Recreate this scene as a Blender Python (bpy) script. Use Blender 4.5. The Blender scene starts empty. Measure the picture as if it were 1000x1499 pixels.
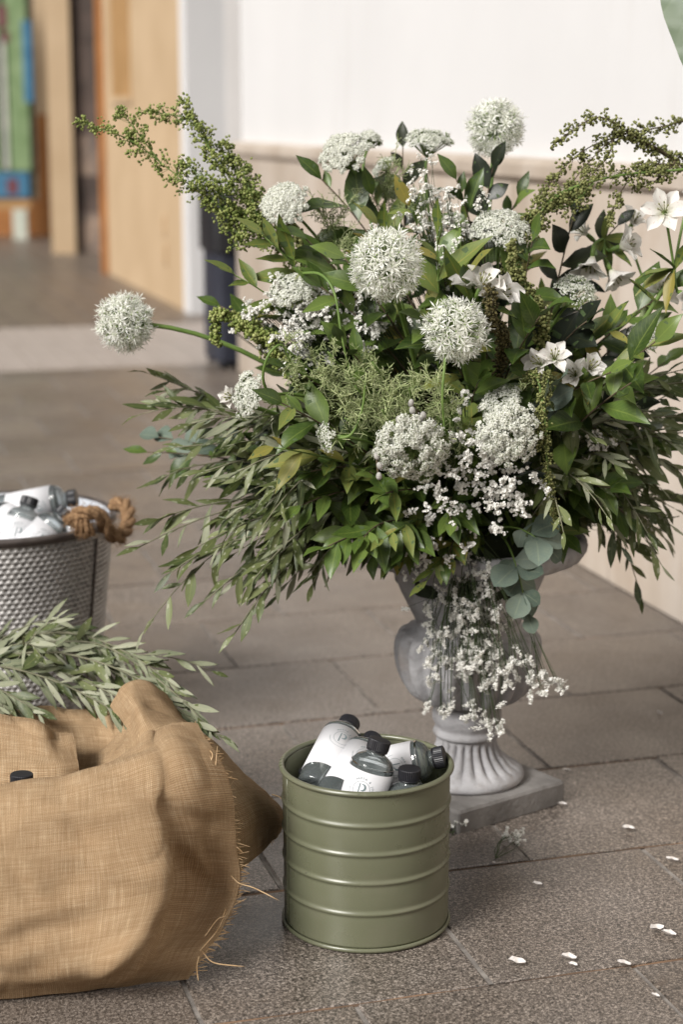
import bpy, math, random
import numpy as np
from mathutils import Vector, Matrix

random.seed(7)
rng = np.random.default_rng(11)
scene = bpy.context.scene
COL = scene.collection

# ------------------------------------------------------------------ camera, sky, sun, exposure
FPX, CX, CY, HOR, CAM_H = 2680.0, 500.0, 749.5, 171.0, 1.0
PITCH = math.atan((CY - HOR) / FPX)
cam_data = bpy.data.cameras.new('camera')
cam_data.sensor_fit = 'VERTICAL'
cam_data.sensor_height = 36.0
cam_data.lens = FPX / 1499.0 * 36.0
cam_data.clip_start = 0.05
cam_data.clip_end = 500.0
cam_data.dof.use_dof = True
cam_data.dof.focus_distance = 2.28
cam_data.dof.aperture_fstop = 3.7
cam = bpy.data.objects.new('camera', cam_data)
COL.objects.link(cam)
cam.location = (0, 0, CAM_H)
cam.rotation_euler = (math.pi / 2 - PITCH, 0, 0)
scene.camera = cam

SUN_DIR = Vector((-0.62, -0.62, 0.64)).normalized()      # towards the light
world = bpy.data.worlds.new('World')
scene.world = world
world.use_nodes = True
wn = world.node_tree
wn.nodes.clear()
sky = wn.nodes.new('ShaderNodeTexSky')
sky.sky_type = 'NISHITA'
sky.sun_disc = False
sky.sun_elevation = math.asin(SUN_DIR.z)
sky.sun_rotation = math.atan2(SUN_DIR.x, SUN_DIR.y)
sky.dust_density = 6.0
sky.ozone_density = 0.6
hs = wn.nodes.new('ShaderNodeHueSaturation')
hs.inputs['Saturation'].default_value = 0.18
bg = wn.nodes.new('ShaderNodeBackground')
bg.inputs['Strength'].default_value = 0.05
wo = wn.nodes.new('ShaderNodeOutputWorld')
wn.links.new(sky.outputs[0], hs.inputs['Color'])
wn.links.new(hs.outputs[0], bg.inputs['Color'])
wn.links.new(bg.outputs[0], wo.inputs['Surface'])

sun_data = bpy.data.lights.new('sun', 'SUN')
sun_data.energy = 4.2
sun_data.angle = math.radians(24)
sun_data.color = (1.0, 0.97, 0.93)
sun = bpy.data.objects.new('sun', sun_data)
COL.objects.link(sun)
sun.rotation_euler = SUN_DIR.to_track_quat('Z', 'Y').to_euler()

scene.view_settings.view_transform = 'Standard'
scene.view_settings.look = 'None'
scene.view_settings.gamma = 1.0
scene.view_settings.use_curve_mapping = False
scene.view_settings.exposure = 0.06
scene.render.engine = 'CYCLES'
scene.cycles.use_denoising = True
scene.cycles.max_bounces = 10
scene.cycles.transparent_max_bounces = 16
scene.cycles.caustics_reflective = False
scene.cycles.caustics_refractive = False
scene.cycles.sample_clamp_indirect = 6.0

# ------------------------------------------------------------------ geometry of the picture: a pixel gives a direction
_c, _s = math.cos(-PITCH), math.sin(-PITCH)


def ray(x, y):
    dx, dy, dz = (x - CX) / FPX, 1.0, -(y - CY) / FPX
    return Vector((dx, dy * _c - dz * _s, dy * _s + dz * _c))


def gnd(x, y, z=0.0):
    r = ray(x, y)
    t = (z - CAM_H) / r.z
    return Vector((r.x * t, r.y * t, z))


def at(x, y, Y):
    r = ray(x, y)
    t = Y / r.y
    return Vector((r.x * t, Y, CAM_H + r.z * t))


AZ = math.atan(808.0 / (FPX / math.cos(PITCH)))          # the wall and the paving joints run this far off the view axis
UA = Vector((math.cos(AZ), math.sin(AZ), 0))
UB = Vector((-math.sin(AZ), math.cos(AZ), 0))


def W(a, b, z=0.0):
    return UA * a + UB * b + Vector((0, 0, z))


def wall_b(x, y_any, a):
    """B coordinate where the pixel column x meets the vertical plane A = a."""
    r = ray(x, y_any)
    ra, rb = r.dot(UA), r.dot(UB)
    return rb * a / ra


# ------------------------------------------------------------------ mesh helpers
class MB:
    def __init__(self):
        self.V, self.F, self.M, self.T = [], [], [], []
        self.n = 0

    def add(self, v, f, mi=0, uv=None):
        v = np.asarray(v, dtype=np.float64).reshape(-1, 3)
        groups = {}
        if isinstance(f, np.ndarray):
            groups[f.shape[1]] = f
        else:
            for q in f:
                groups.setdefault(len(q), []).append(q)
        for k, g in groups.items():
            g = np.asarray(g, dtype=np.int64) + self.n
            self.F.append(g)
            self.M.append(np.full(len(g), mi, dtype=np.int32))
        self.V.append(v)
        self.T.append(np.zeros((len(v), 2)) if uv is None else np.asarray(uv, dtype=np.float64).reshape(-1, 2))
        self.n += len(v)
        return self

    def box(self, lo, hi, mi=0, M=None):
        x0, y0, z0 = lo
        x1, y1, z1 = hi
        v = np.array([(x0, y0, z0), (x1, y0, z0), (x1, y1, z0), (x0, y1, z0), (x0, y0, z1), (x1, y0, z1), (x1, y1, z1), (x0, y1, z1)], float)
        if M is not None:
            v = np.array([M @ Vector(p) for p in v])
        f = np.array([(0, 3, 2, 1), (4, 5, 6, 7), (0, 1, 5, 4), (1, 2, 6, 5), (2, 3, 7, 6), (3, 0, 4, 7)])
        return self.add(v, f, mi)

    def tube(self, pts, radii, n=6, mi=0, caps=True):
        P = np.array([tuple(p) for p in pts], float)
        m = len(P)
        if np.isscalar(radii):
            radii = [radii] * m
        R = np.asarray(radii, float)
        T = np.gradient(P, axis=0)
        T /= np.linalg.norm(T, axis=1)[:, None] + 1e-12
        a = np.array([0, 0, 1.0]) if abs(T[0][2]) < 0.9 else np.array([1.0, 0, 0])
        u = np.cross(T[0], a)
        u /= np.linalg.norm(u)
        ang = np.arange(n) * 2 * math.pi / n
        ca, sa = np.cos(ang)[:, None], np.sin(ang)[:, None]
        vs, uv = [], []
        L = 0
        for i in range(m):
            u = u - T[i] * np.dot(u, T[i])
            u /= np.linalg.norm(u) + 1e-12
            w = np.cross(T[i], u)
            vs.append(P[i] + R[i] * (ca * u + sa * w))
            if i:
                L += np.linalg.norm(P[i] - P[i - 1])
            uv.append(np.stack([np.arange(n) / n, np.full(n, L)], 1))
        vs = np.concatenate(vs)
        uv = np.concatenate(uv)
        i, j = np.meshgrid(np.arange(m - 1), np.arange(n), indexing='ij')
        i, j = i.ravel(), j.ravel()
        k = (j + 1) % n
        f = np.stack([i * n + j, i * n + k, (i + 1) * n + k, (i + 1) * n + j], 1)
        self.add(vs, f, mi, uv)
        if caps:
            o = self.n - len(vs)
            self.F.append(np.array([[o + q for q in range(n)][::-1]]))
            self.M.append(np.array([mi], dtype=np.int32))
            self.F.append(np.array([[o + (m - 1) * n + q for q in range(n)]]))
            self.M.append(np.array([mi], dtype=np.int32))
        return self

    def grid(self, G, closed_u=False, mi=0, uv=None, flip=False):
        """G: rows x cols x 3"""
        r, c = G.shape[:2]
        i, j = np.meshgrid(np.arange(r - 1), np.arange(c if closed_u else c - 1), indexing='ij')
        i, j = i.ravel(), j.ravel()
        k = (j + 1) % c
        f = np.stack([i * c + j, i * c + k, (i + 1) * c + k, (i + 1) * c + j], 1)
        if flip:
            f = f[:, ::-1]
        return self.add(G.reshape(-1, 3), f, mi, uv)

    def lathe(self, prof, n=64, fn=None, mi=0, flip=False):
        """prof: (r, z) list from bottom to top for an outside surface; fn(r, z, ang) may change r"""
        ang = np.arange(n) * 2 * math.pi / n
        rows = []
        for i, (r, z) in enumerate(prof):
            rr = np.full(n, float(r))
            if fn is not None:
                rr = fn(rr, z, ang, i)
            rows.append(np.stack([rr * np.cos(ang), rr * np.sin(ang), np.full(n, float(z))], 1))
        return self.grid(np.array(rows), True, mi, None, flip)

    def inst(self, tv, tf, R, t, s, mi=0):
        """template copies: R (k,3,3), t (k,3), s (k,) or (k,3)"""
        k = len(t)
        s = np.asarray(s, float)
        tv = np.asarray(tv, float)
        loc = tv[None, :, :] * (s[:, None, None] if s.ndim == 1 else s[:, None, :])
        v = np.einsum('kij,kvj->kvi', R, loc) + np.asarray(t)[:, None, :]
        groups = {}
        for q in tf:
            groups.setdefault(len(q), []).append(q)
        nv = len(tv)
        first = True
        base = (np.arange(k) * nv)[:, None, None]
        for kk, g in groups.items():
            ff = (np.asarray(g)[None] + base).reshape(-1, kk)
            self.F.append(ff + self.n)
            self.M.append(np.full(len(ff), mi, dtype=np.int32))
        self.V.append(v.reshape(-1, 3))
        self.T.append(np.zeros((k * nv, 2)))
        self.n += k * nv
        return self

    def mesh(self, name, mats, smooth=True, origin=None):
        me = bpy.data.meshes.new(name)
        V = np.concatenate(self.V)
        if origin is not None:
            V = V - np.array(tuple(origin))
        loops = np.concatenate([f.ravel() for f in self.F])
        tot = np.concatenate([np.full(len(f), f.shape[1]) for f in self.F])
        start = np.concatenate([[0], np.cumsum(tot)[:-1]])
        me.vertices.add(len(V))
        me.vertices.foreach_set('co', V.ravel())
        me.loops.add(len(loops))
        me.loops.foreach_set('vertex_index', loops.astype(np.int32))
        me.polygons.add(len(tot))
        me.polygons.foreach_set('loop_start', start.astype(np.int32))
        if not isinstance(mats, (list, tuple)):
            mats = [mats]
        for m in mats:
            me.materials.append(m)
        if len(mats) > 1:
            me.polygons.foreach_set('material_index', np.concatenate(self.M))
        me.polygons.foreach_set('use_smooth', np.full(len(tot), smooth))
        T = np.concatenate(self.T)
        if T.any():
            uvl = me.uv_layers.new(name='UVMap')
            uvl.data.foreach_set('uv', T[loops].ravel())
        me.update(calc_edges=True)
        return me

    def build(self, name, mats, parent=None, smooth=True):
        """vertices are given in world space; a parent holds only a translation (an Empty at the thing's base)"""
        o = bpy.data.objects.new(name, self.mesh(name, mats, smooth, world_origin(parent)))
        COL.objects.link(o)
        o.parent = parent
        return o


def world_origin(p):
    v = Vector((0, 0, 0))
    while p is not None:
        v += p.location
        p = p.parent
    return v


def tag(o, label=None, cat=None, group=None, kind=None):
    if label:
        o['label'] = label
    if cat:
        o['category'] = cat
    if group:
        o['group'] = group
    if kind:
        o['kind'] = kind
    return o


def thing(name, loc, label, cat, group=None, M=None):
    o = bpy.data.objects.new(name, None)
    o.empty_display_size = 0.02
    COL.objects.link(o)
    o.location = loc
    return tag(o, label, cat, group)


def put(name, me, parent, M):
    """an object sharing mesh data, placed by a world matrix under an unrotated parent"""
    o = bpy.data.objects.new(name, me)
    COL.objects.link(o)
    o.parent = parent
    o.matrix_basis = Matrix.Translation(-world_origin(parent)) @ M
    return o


def smoothstep(a, b, x):
    t = np.clip((x - a) / (b - a), 0, 1)
    return t * t * (3 - 2 * t)


def catmull(P, n):
    """P: m x d control points -> n samples along a Catmull-Rom curve"""
    P = np.asarray(P, float)
    m = len(P)
    Q = np.concatenate([[2 * P[0] - P[1]], P, [2 * P[-1] - P[-2]]])
    t = np.linspace(0, m - 1 - 1e-9, n)
    i = np.floor(t).astype(int)
    u = (t - i).reshape((-1,) + (1,) * (P.ndim - 1))
    a, b, c, d = Q[i], Q[i + 1], Q[i + 2], Q[i + 3]
    return 0.5 * (2 * b + (c - a) * u + (2 * a - 5 * b + 4 * c - d) * u ** 2 + (3 * b - a - 3 * c + d) * u ** 3)


def catmull_v(pts, n):
    return [Vector(p) for p in catmull([tuple(p) for p in pts], n)]


def frames(D, up=None):
    """rotation matrices whose local Z is the direction D (k,3), random spin"""
    D = D / (np.linalg.norm(D, axis=1)[:, None] + 1e-12)
    A = rng.normal(size=D.shape)
    X = np.cross(D, A)
    X /= np.linalg.norm(X, axis=1)[:, None] + 1e-12
    Y = np.cross(D, X)
    return np.stack([X, Y, D], axis=2)


# ------------------------------------------------------------------ material helpers
class NT:
    def __init__(self, name):
        self.m = bpy.data.materials.new(name)
        self.m.use_nodes = True
        self.t = self.m.node_tree
        self.b = self.t.nodes['Principled BSDF']
        self.out = self.t.nodes['Material Output']

    def n(self, kind, **kw):
        x = self.t.nodes.new('ShaderNode' + kind)
        for k, v in kw.items():
            if k in x.inputs.keys():
                x.inputs[k].default_value = v
            else:
                setattr(x, k, v)
        return x

    def l(self, a, b):
        self.t.links.new(a, b)

    def coord(self, which='Object', scale=None):
        c = self.n('TexCoord').outputs[which]
        if scale is not None:
            mp = self.n('Mapping')
            mp.inputs['Scale'].default_value = scale if not np.isscalar(scale) else (scale,) * 3
            self.l(c, mp.inputs['Vector'])
            c = mp.outputs[0]
        return c

    def noise(self, vec, scale, detail=4, rough=0.55):
        x = self.n('TexNoise')
        x.inputs['Scale'].default_value = scale
        x.inputs['Detail'].default_value = detail
        x.inputs['Roughness'].default_value = rough
        self.l(vec, x.inputs['Vector'])
        return x.outputs['Fac']

    def ramp(self, fac, stops):
        x = self.n('ValToRGB')
        e = x.color_ramp.elements
        while len(e) < len(stops):
            e.new(0.5)
        for el, (p, c) in zip(e, stops):
            el.position = p
            el.color = (c if not np.isscalar(c) else (c, c, c))[:3] + (1,) if not np.isscalar(c) else (c, c, c, 1)
        self.l(fac, x.inputs[0])
        return x.outputs[0]

    def mix(self, fac, a, b, mode='MIX'):
        x = self.n('Mix', data_type='RGBA', blend_type=mode)
        for s, v in ((x.inputs[0], fac), (x.inputs[6], a), (x.inputs[7], b)):
            if hasattr(v, 'is_output'):
                self.l(v, s)
            elif np.isscalar(v):
                s.default_value = v
            else:
                s.default_value = tuple(v)[:3] + (1,)
        return x.outputs[2]

    def math(self, op, a, b=None, c=None):
        x = self.n('Math', operation=op)
        for s, v in zip(x.inputs, (a, b, c)):
            if v is None:
                continue
            if hasattr(v, 'is_output'):
                self.l(v, s)
            else:
                s.default_value = v
        return x.outputs[0]

    def bump(self, h, strength, dist):
        x = self.n('Bump')
        x.inputs['Strength'].default_value = strength
        x.inputs['Distance'].default_value = dist
        self.l(h, x.inputs['Height'])
        self.l(x.outputs[0], self.b.inputs['Normal'])

    def base(self, v):
        s = self.b.inputs['Base Color']
        if hasattr(v, 'is_output'):
            self.l(v, s)
        else:
            s.default_value = tuple(v)[:3] + (1,)

    def set(self, **kw):
        for k, v in kw.items():
            s = self.b.inputs[k.replace('_', ' ')]
            if hasattr(v, 'is_output'):
                self.l(v, s)
            else:
                s.default_value = v
        return self


def simple(name, c1, c2, scale=20, rough=0.6, bump=0.0, bdist=0.001, detail=5, spec=0.4, metallic=0.0, coords='Object', bscale=None):
    t = NT(name)
    v = t.coord(coords)
    f = t.noise(v, scale, detail)
    t.base(t.mix(t.ramp(f, [(0.32, 0.0), (0.68, 1.0)]), c1, c2))
    t.set(Roughness=rough, Metallic=metallic)
    t.b.inputs['Specular IOR Level'].default_value = spec
    if bump:
        t.bump(t.noise(v, bscale or scale * 4, 5), bump, bdist)
    return t.m


MAT = {}


def mat_tile():
    t = NT('speckled_stone_tile')
    v = t.coord('Object')
    oi = t.n('ObjectInfo').outputs['Random']
    v2 = t.n('VectorMath', operation='ADD')
    t.l(v, v2.inputs[0])
    t.l(t.n('ObjectInfo').outputs['Location'], v2.inputs[1])
    p = v2.outputs[0]
    fine = t.noise(p, 520, 2, 0.8)
    med = t.noise(p, 210, 3, 0.65)
    g = t.math('ADD', t.math('MULTIPLY', fine, 0.6), t.math('MULTIPLY', med, 0.4))
    speck = t.ramp(g, [(0.38, (0.014, 0.0130, 0.0128)), (0.455, (0.080, 0.072, 0.066)), (0.53, (0.190, 0.170, 0.155)), (0.60, (0.46, 0.43, 0.405))])
    stain = t.ramp(t.noise(p, 3.2, 5, 0.6), [(0.3, (0.76, 0.69, 0.62)), (0.7, (0.98, 0.96, 0.95))])
    c = t.mix(1.0, speck, stain, 'MULTIPLY')
    tone = t.ramp(oi, [(0.0, (0.86, 0.84, 0.82)), (1.0, (1.12, 1.08, 1.03))])
    c = t.mix(1.0, c, tone, 'MULTIPLY')
    spots = t.ramp(t.noise(p, 26, 2, 0.5), [(0.70, 0.0), (0.76, 1.0)])
    c = t.mix(t.math('MULTIPLY', spots, 0.35), c, (0.10, 0.065, 0.045))
    t.base(c)
    t.set(Roughness=t.ramp(t.noise(p, 9, 5), [(0.3, 0.30), (0.7, 0.46)]))
    t.b.inputs['Specular IOR Level'].default_value = 0.75
    t.bump(g, 0.25, 0.0010)
    return t.m


def mat_leaf(name, cols, rough=0.36, vein=0.35, trans=0.22, spec=0.45, streak=0.3):
    t = NT(name)
    oi = t.n('ObjectInfo').outputs['Random']
    c = t.ramp(oi, [(i / (len(cols) - 1), k) for i, k in enumerate(cols)])
    uv = t.n('TexCoord').outputs['UV']
    sx = t.n('SeparateXYZ')
    t.l(uv, sx.inputs[0])
    u = t.math('ABSOLUTE', t.math('SUBTRACT', sx.outputs[0], 0.5))
    mid = t.ramp(u, [(0.0, 1.0), (0.045, 0.0)])
    # slanted side veins
    ph = t.math('MULTIPLY', t.math('SUBTRACT', sx.outputs[1], t.math('MULTIPLY', u, 0.55)), 62.0)
    side = t.ramp(t.math('SINE', ph), [(0.86, 0.0), (1.0, 1.0)])
    ob = t.coord('Object')
    mott = t.noise(ob, 5.0, 4)
    c = t.mix(t.math('MULTIPLY', t.ramp(mott, [(0.35, 0.0), (0.75, 1.0)]), streak), c, (cols[-1][0] * 1.25, cols[-1][1] * 1.15, cols[-1][2] * 0.9))
    vm = t.math('MULTIPLY', t.math('MAXIMUM', mid, t.math('MULTIPLY', side, 0.35)), vein)
    light = (min(1, cols[-1][0] * 1.9 + .03), min(1, cols[-1][1] * 1.7 + .03), cols[-1][2] * 1.4 + .01)
    c = t.mix(vm, c, light)
    t.base(c)
    t.set(Roughness=rough)
    t.b.inputs['Specular IOR Level'].default_value = spec
    h = t.math('SUBTRACT', t.math('MULTIPLY', mott, 0.5), t.math('MULTIPLY', side, 0.3))
    t.bump(h, 0.10, 0.002)
    tr = t.n('BsdfTranslucent')
    lit = t.mix(1.0, c, (1.5, 1.7, 0.7), 'MULTIPLY')
    t.l(lit, tr.inputs['Color'])
    ms = t.n('MixShader')
    ms.inputs[0].default_value = trans
    t.l(t.b.outputs[0], ms.inputs[1])
    t.l(tr.outputs[0], ms.inputs[2])
    t.l(ms.outputs[0], t.out.inputs['Surface'])
    return t.m


def mat_island(name, cols, rough=0.6, trans=0.0, spec=0.3):
    """colour varies from one loose piece (seed, floret) to the next"""
    t = NT(name)
    r = t.n('NewGeometry').outputs['Random Per Island']
    c = t.ramp(r, [(i / (len(cols) - 1), k) for i, k in enumerate(cols)])
    t.base(c)
    t.set(Roughness=rough)
    t.b.inputs['Specular IOR Level'].default_value = spec
    if trans:
        tr = t.n('BsdfTranslucent')
        t.l(c, tr.inputs['Color'])
        ms = t.n('MixShader')
        ms.inputs[0].default_value = trans
        t.l(t.b.outputs[0], ms.inputs[1])
        t.l(tr.outputs[0], ms.inputs[2])
        t.l(ms.outputs[0], t.out.inputs['Surface'])
    return t.m


def mat_burlap():
    t = NT('burlap')
    uv = t.n('TexCoord').outputs['UV']
    sx = t.n('SeparateXYZ')
    t.l(uv, sx.inputs[0])
    # threads wander a little and swell here and there
    wob = t.n('TexNoise')
    wob.inputs['Scale'].default_value = 22
    wob.inputs['Detail'].default_value = 3
    t.l(uv, wob.inputs['Vector'])
    wv = t.math('MULTIPLY', t.math('SUBTRACT', wob.outputs['Fac'], 0.5), 0.006)
    U = t.math('ADD', sx.outputs[0], wv)
    V = t.math('SUBTRACT', sx.outputs[1], wv)
    k = math.pi / 0.0021
    su = t.math('SINE', t.math('MULTIPLY', U, k))
    sv = t.math('SINE', t.math('MULTIPLY', V, k))
    # plain weave: over and under alternate
    weave = t.math('ABSOLUTE', t.math('MULTIPLY', su, sv))
    holes = t.ramp(weave, [(0.03, 0.0), (0.42, 1.0)])
    mp1 = t.n('Mapping')
    mp1.inputs['Scale'].default_value = (390, 22, 1)
    t.l(uv, mp1.inputs['Vector'])
    th1 = t.noise(mp1.outputs[0], 1.0, 2)
    mp2 = t.n('Mapping')
    mp2.inputs['Scale'].default_value = (22, 390, 1)
    t.l(uv, mp2.inputs['Vector'])
    th2 = t.noise(mp2.outputs[0], 1.0, 2)
    th = t.math('MULTIPLY', t.math('ADD', th1, th2), 0.5)
    big = t.noise(uv, 9, 5, 0.6)
    c = t.ramp(th, [(0.30, (0.36, 0.235, 0.130)), (0.50, (0.52, 0.365, 0.215)), (0.70, (0.70, 0.54, 0.36))])
    c = t.mix(t.math('MULTIPLY', big, 0.45), c, (0.42, 0.26, 0.14))
    c = t.mix(t.math('MULTIPLY', t.math('SUBTRACT', 1.0, holes), 0.62), c, (0.16, 0.098, 0.052))
    slub = t.ramp(th1, [(0.66, 0.0), (0.74, 1.0)])
    c = t.mix(t.math('MULTIPLY', slub, 0.45), c, (0.66, 0.48, 0.30))
    t.base(c)
    t.set(Roughness=0.95)
    t.b.inputs['Specular IOR Level'].default_value = 0.1
    h = t.math('ADD', t.math('MULTIPLY', holes, 0.7), t.math('MULTIPLY', th, 0.6))
    t.bump(h, 0.8, 0.0012)
    return t.m


def mat_stone():
    t = NT('weathered_urn_stone')
    v = t.coord('Object')
    n1 = t.noise(v, 9, 6, 0.65)
    n2 = t.noise(v, 60, 5, 0.6)
    mp = t.n('Mapping')
    mp.inputs['Scale'].default_value = (30, 30, 3)
    t.l(v, mp.inputs['Vector'])
    drip = t.noise(mp.outputs[0], 1.0, 4)
    c = t.ramp(n1, [(0.3, (0.24, 0.235, 0.24)), (0.5, (0.36, 0.355, 0.365)), (0.72, (0.50, 0.495, 0.505))])
    c = t.mix(t.ramp(drip, [(0.50, 0.0), (0.75, 0.55)]), c, (0.22, 0.21, 0.215))
    c = t.mix(t.ramp(n2, [(0.55, 0.0), (0.72, 0.5)]), c, (0.20, 0.185, 0.17))
    warm = t.ramp(t.noise(v, 14, 3), [(0.60, 0.0), (0.76, 0.35)])
    c = t.mix(warm, c, (0.36, 0.27, 0.20))
    t.base(c)
    t.set(Roughness=0.85)
    t.b.inputs['Specular IOR Level'].default_value = 0.2
    t.bump(t.math('ADD', t.math('MULTIPLY', n2, 1.2), n1), 0.8, 0.003)
    return t.m


def mat_glass(name, col, ior):
    """clear water-filled bottle: part straight-through light, part refraction, part milky fill for refracted brightness, mirror-like at grazing angles"""
    t = NT(name)
    t.base(col)
    t.set(Roughness=0.03, IOR=ior)
    t.b.inputs['Transmission Weight'].default_value = 1.0
    f = t.noise(t.coord('Object'), 60, 2)
    t.bump(f, 0.08, 0.001)
    tr = t.n('BsdfTransparent')
    tr.inputs['Color'].default_value = (0.93, 0.96, 0.96, 1)
    m1 = t.n('MixShader')
    m1.inputs[0].default_value = 0.62
    t.l(t.b.outputs[0], m1.inputs[1])
    t.l(tr.outputs[0], m1.inputs[2])
    df = t.n('BsdfTranslucent')
    df.inputs['Color'].default_value = (0.70, 0.78, 0.78, 1)
    dd = t.n('BsdfDiffuse')
    dd.inputs['Color'].default_value = (0.62, 0.70, 0.70, 1)
    m0 = t.n('MixShader')
    m0.inputs[0].default_value = 0.5
    t.l(df.outputs[0], m0.inputs[1])
    t.l(dd.outputs[0], m0.inputs[2])
    m3 = t.n('MixShader')
    m3.inputs[0].default_value = 0.22  # milky share stands in for bright surroundings refracted through the bottle
    t.l(m1.outputs[0], m3.inputs[1])
    t.l(m0.outputs[0], m3.inputs[2])
    m1 = m3
    gl = t.n('BsdfGlossy')
    gl.inputs['Roughness'].default_value = 0.06
    fr = t.n('Fresnel')
    fr.inputs['IOR'].default_value = 1.5
    m2 = t.n('MixShader')
    t.l(fr.outputs[0], m2.inputs[0])
    t.l(m1.outputs[0], m2.inputs[1])
    t.l(gl.outputs[0], m2.inputs[2])
    t.l(m2.outputs[0], t.out.inputs['Surface'])
    return t.m


MAT['tile'] = mat_tile()
MAT['grout'] = simple('paving_grout', (0.065, 0.052, 0.044), (0.30, 0.21, 0.145), 9, 0.95, 0.6, 0.002, bscale=300)
MAT['ground'] = simple('outer_ground', (0.17, 0.14, 0.12), (0.24, 0.20, 0.17), 3, 0.8, 0.3, 0.002)
MAT['band'] = simple('pale_paver', (0.36, 0.31, 0.275), (0.45, 0.395, 0.355), 6, 0.6, 0.2, 0.001)
MAT['plank'] = simple('ridged_paver', (0.12, 0.094, 0.076), (0.20, 0.16, 0.128), 5, 0.4, 0.2, 0.001)


def mat_wall(a, b):
    t = NT('white_wall_paint')
    v = t.coord('Object')
    c = t.mix(t.ramp(t.noise(v, 1.4, 5), [(0.3, 0.0), (0.7, 1.0)]), a, b)
    mp = t.n('Mapping')
    mp.inputs['Scale'].default_value = (6, 6, 1.2)
    t.l(v, mp.inputs['Vector'])
    sm = t.ramp(t.noise(mp.outputs[0], 1.0, 6, 0.65), [(0.58, 0.0), (0.78, 1.0)])
    c = t.mix(t.math('MULTIPLY', sm, 0.30), c, (0.50, 0.47, 0.44))
    t.base(c)
    t.set(Roughness=0.7)
    t.bump(t.math('ADD', t.noise(v, 140, 4), t.math('MULTIPLY', t.noise(v, 9, 4), 1.5)), 0.25, 0.002)
    return t.m




def mat_wainscot():
    t = NT('wainscot_stone')
    v = t.coord('Object')
    oi = t.n('ObjectInfo').outputs['Random']
    mp = t.n('Mapping')
    mp.inputs['Scale'].default_value = (5, 5, 1.3)
    t.l(v, mp.inputs['Vector'])
    st = t.noise(mp.outputs[0], 1.0, 6, 0.6)
    n = t.noise(v, 7, 6, 0.65)
    c = t.ramp(st, [(0.3, (0.41, 0.345, 0.28)), (0.5, (0.51, 0.445, 0.38)), (0.7, (0.57, 0.51, 0.45))])
    c = t.mix(t.ramp(n, [(0.5, 0.0), (0.75, 0.5)]), c, (0.42, 0.32, 0.24))
    c = t.mix(1.0, c, t.ramp(oi, [(0, (0.92, 0.9, 0.88)), (1, (1.05, 1.04, 1.03))]), 'MULTIPLY')
    t.base(c)
    t.set(Roughness=0.45)
    t.bump(n, 0.15, 0.002)
    return t.m


MAT['wainscot'] = mat_wainscot()
MAT['white_wall'] = mat_wall((0.655, 0.65, 0.65), (0.705, 0.70, 0.70))
MAT['cream'] = simple('cream_render', (0.46, 0.33, 0.20), (0.54, 0.40, 0.255), 2.2, 0.75, 0.2, 0.001, bscale=90)
MAT['ochre'] = simple('ochre_panel', (0.33, 0.19, 0.075), (0.42, 0.25, 0.11), 4, 0.7)
MAT['orange_trim'] = simple('orange_wood', (0.30, 0.12, 0.035), (0.40, 0.17, 0.05), 6, 0.6)
MAT['dark_stone'] = simple('dark_stone', (0.035, 0.026, 0.022), (0.15, 0.105, 0.085), 3.3, 0.6)
MAT['mid_stone'] = simple('mixed_stone', (0.10, 0.085, 0.08), (0.42, 0.30, 0.22), 5.5, 0.7)
MAT['bin_black'] = simple('bin_black', (0.010, 0.010, 0.012), (0.018, 0.018, 0.022), 8, 0.45)
MAT['bin_navy'] = simple('bin_navy', (0.018, 0.020, 0.032), (0.028, 0.032, 0.048), 8, 0.5)
MAT['art_green'] = simple('art_green', (0.14, 0.22, 0.09), (0.24, 0.33, 0.17), 9, 0.6)
MAT['art_blue'] = simple('art_blue', (0.03, 0.13, 0.24), (0.07, 0.20, 0.31), 9, 0.6)
MAT['art_pale'] = simple('art_pale', (0.42, 0.46, 0.38), (0.62, 0.62, 0.54), 9, 0.6)
MAT['art_dark'] = simple('art_dark', (0.03, 0.035, 0.02), (0.16, 0.13, 0.09), 14, 0.6)
MAT['art_red'] = simple('art_red', (0.12, 0.03, 0.04), (0.18, 0.06, 0.07), 14, 0.6)
MAT['stone'] = mat_stone()
MAT['burlap'] = mat_burlap()
MAT['thread'] = simple('jute_thread', (0.40, 0.25, 0.12), (0.62, 0.45, 0.27), 60, 0.95)
MAT['rope'] = simple('jute_rope', (0.17, 0.095, 0.045), (0.38, 0.235, 0.125), 160, 0.95, 0.8, 0.002)
MAT['wicker'] = simple('basket_tub', (0.05, 0.03, 0.018), (0.11, 0.07, 0.04), 30, 0.8)
MAT['green_paint'] = None
MAT['glass'] = mat_glass('bottle_water', (0.93, 0.97, 0.96), 1.36)
MAT['cap'] = simple('black_cap', (0.010, 0.010, 0.013), (0.018, 0.018, 0.022), 40, 0.42, spec=0.5)
MAT['paper'] = simple('white_label', (0.66, 0.66, 0.68), (0.70, 0.70, 0.72), 15, 0.6)
MAT['ink'] = simple('grey_green_ink', (0.16, 0.21, 0.22), (0.20, 0.25, 0.26), 30, 0.6)
MAT['petal'] = simple('fallen_petal', (0.56, 0.51, 0.47), (0.76, 0.73, 0.71), 4, 0.6)
MAT['leaf'] = mat_leaf('broad_leaf_green', [(0.026, 0.054, 0.011), (0.050, 0.094, 0.018), (0.088, 0.145, 0.030), (0.150, 0.215, 0.052)])
MAT['leaf_under'] = mat_leaf('broad_leaf_underside', [(0.060, 0.095, 0.040), (0.085, 0.13, 0.055), (0.11, 0.16, 0.07)], rough=0.6, spec=0.25)
MAT['leaf_dark'] = mat_leaf('dark_leaf', [(0.012, 0.018, 0.012), (0.018, 0.026, 0.014), (0.030, 0.036, 0.016)], vein=0.2)
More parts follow.
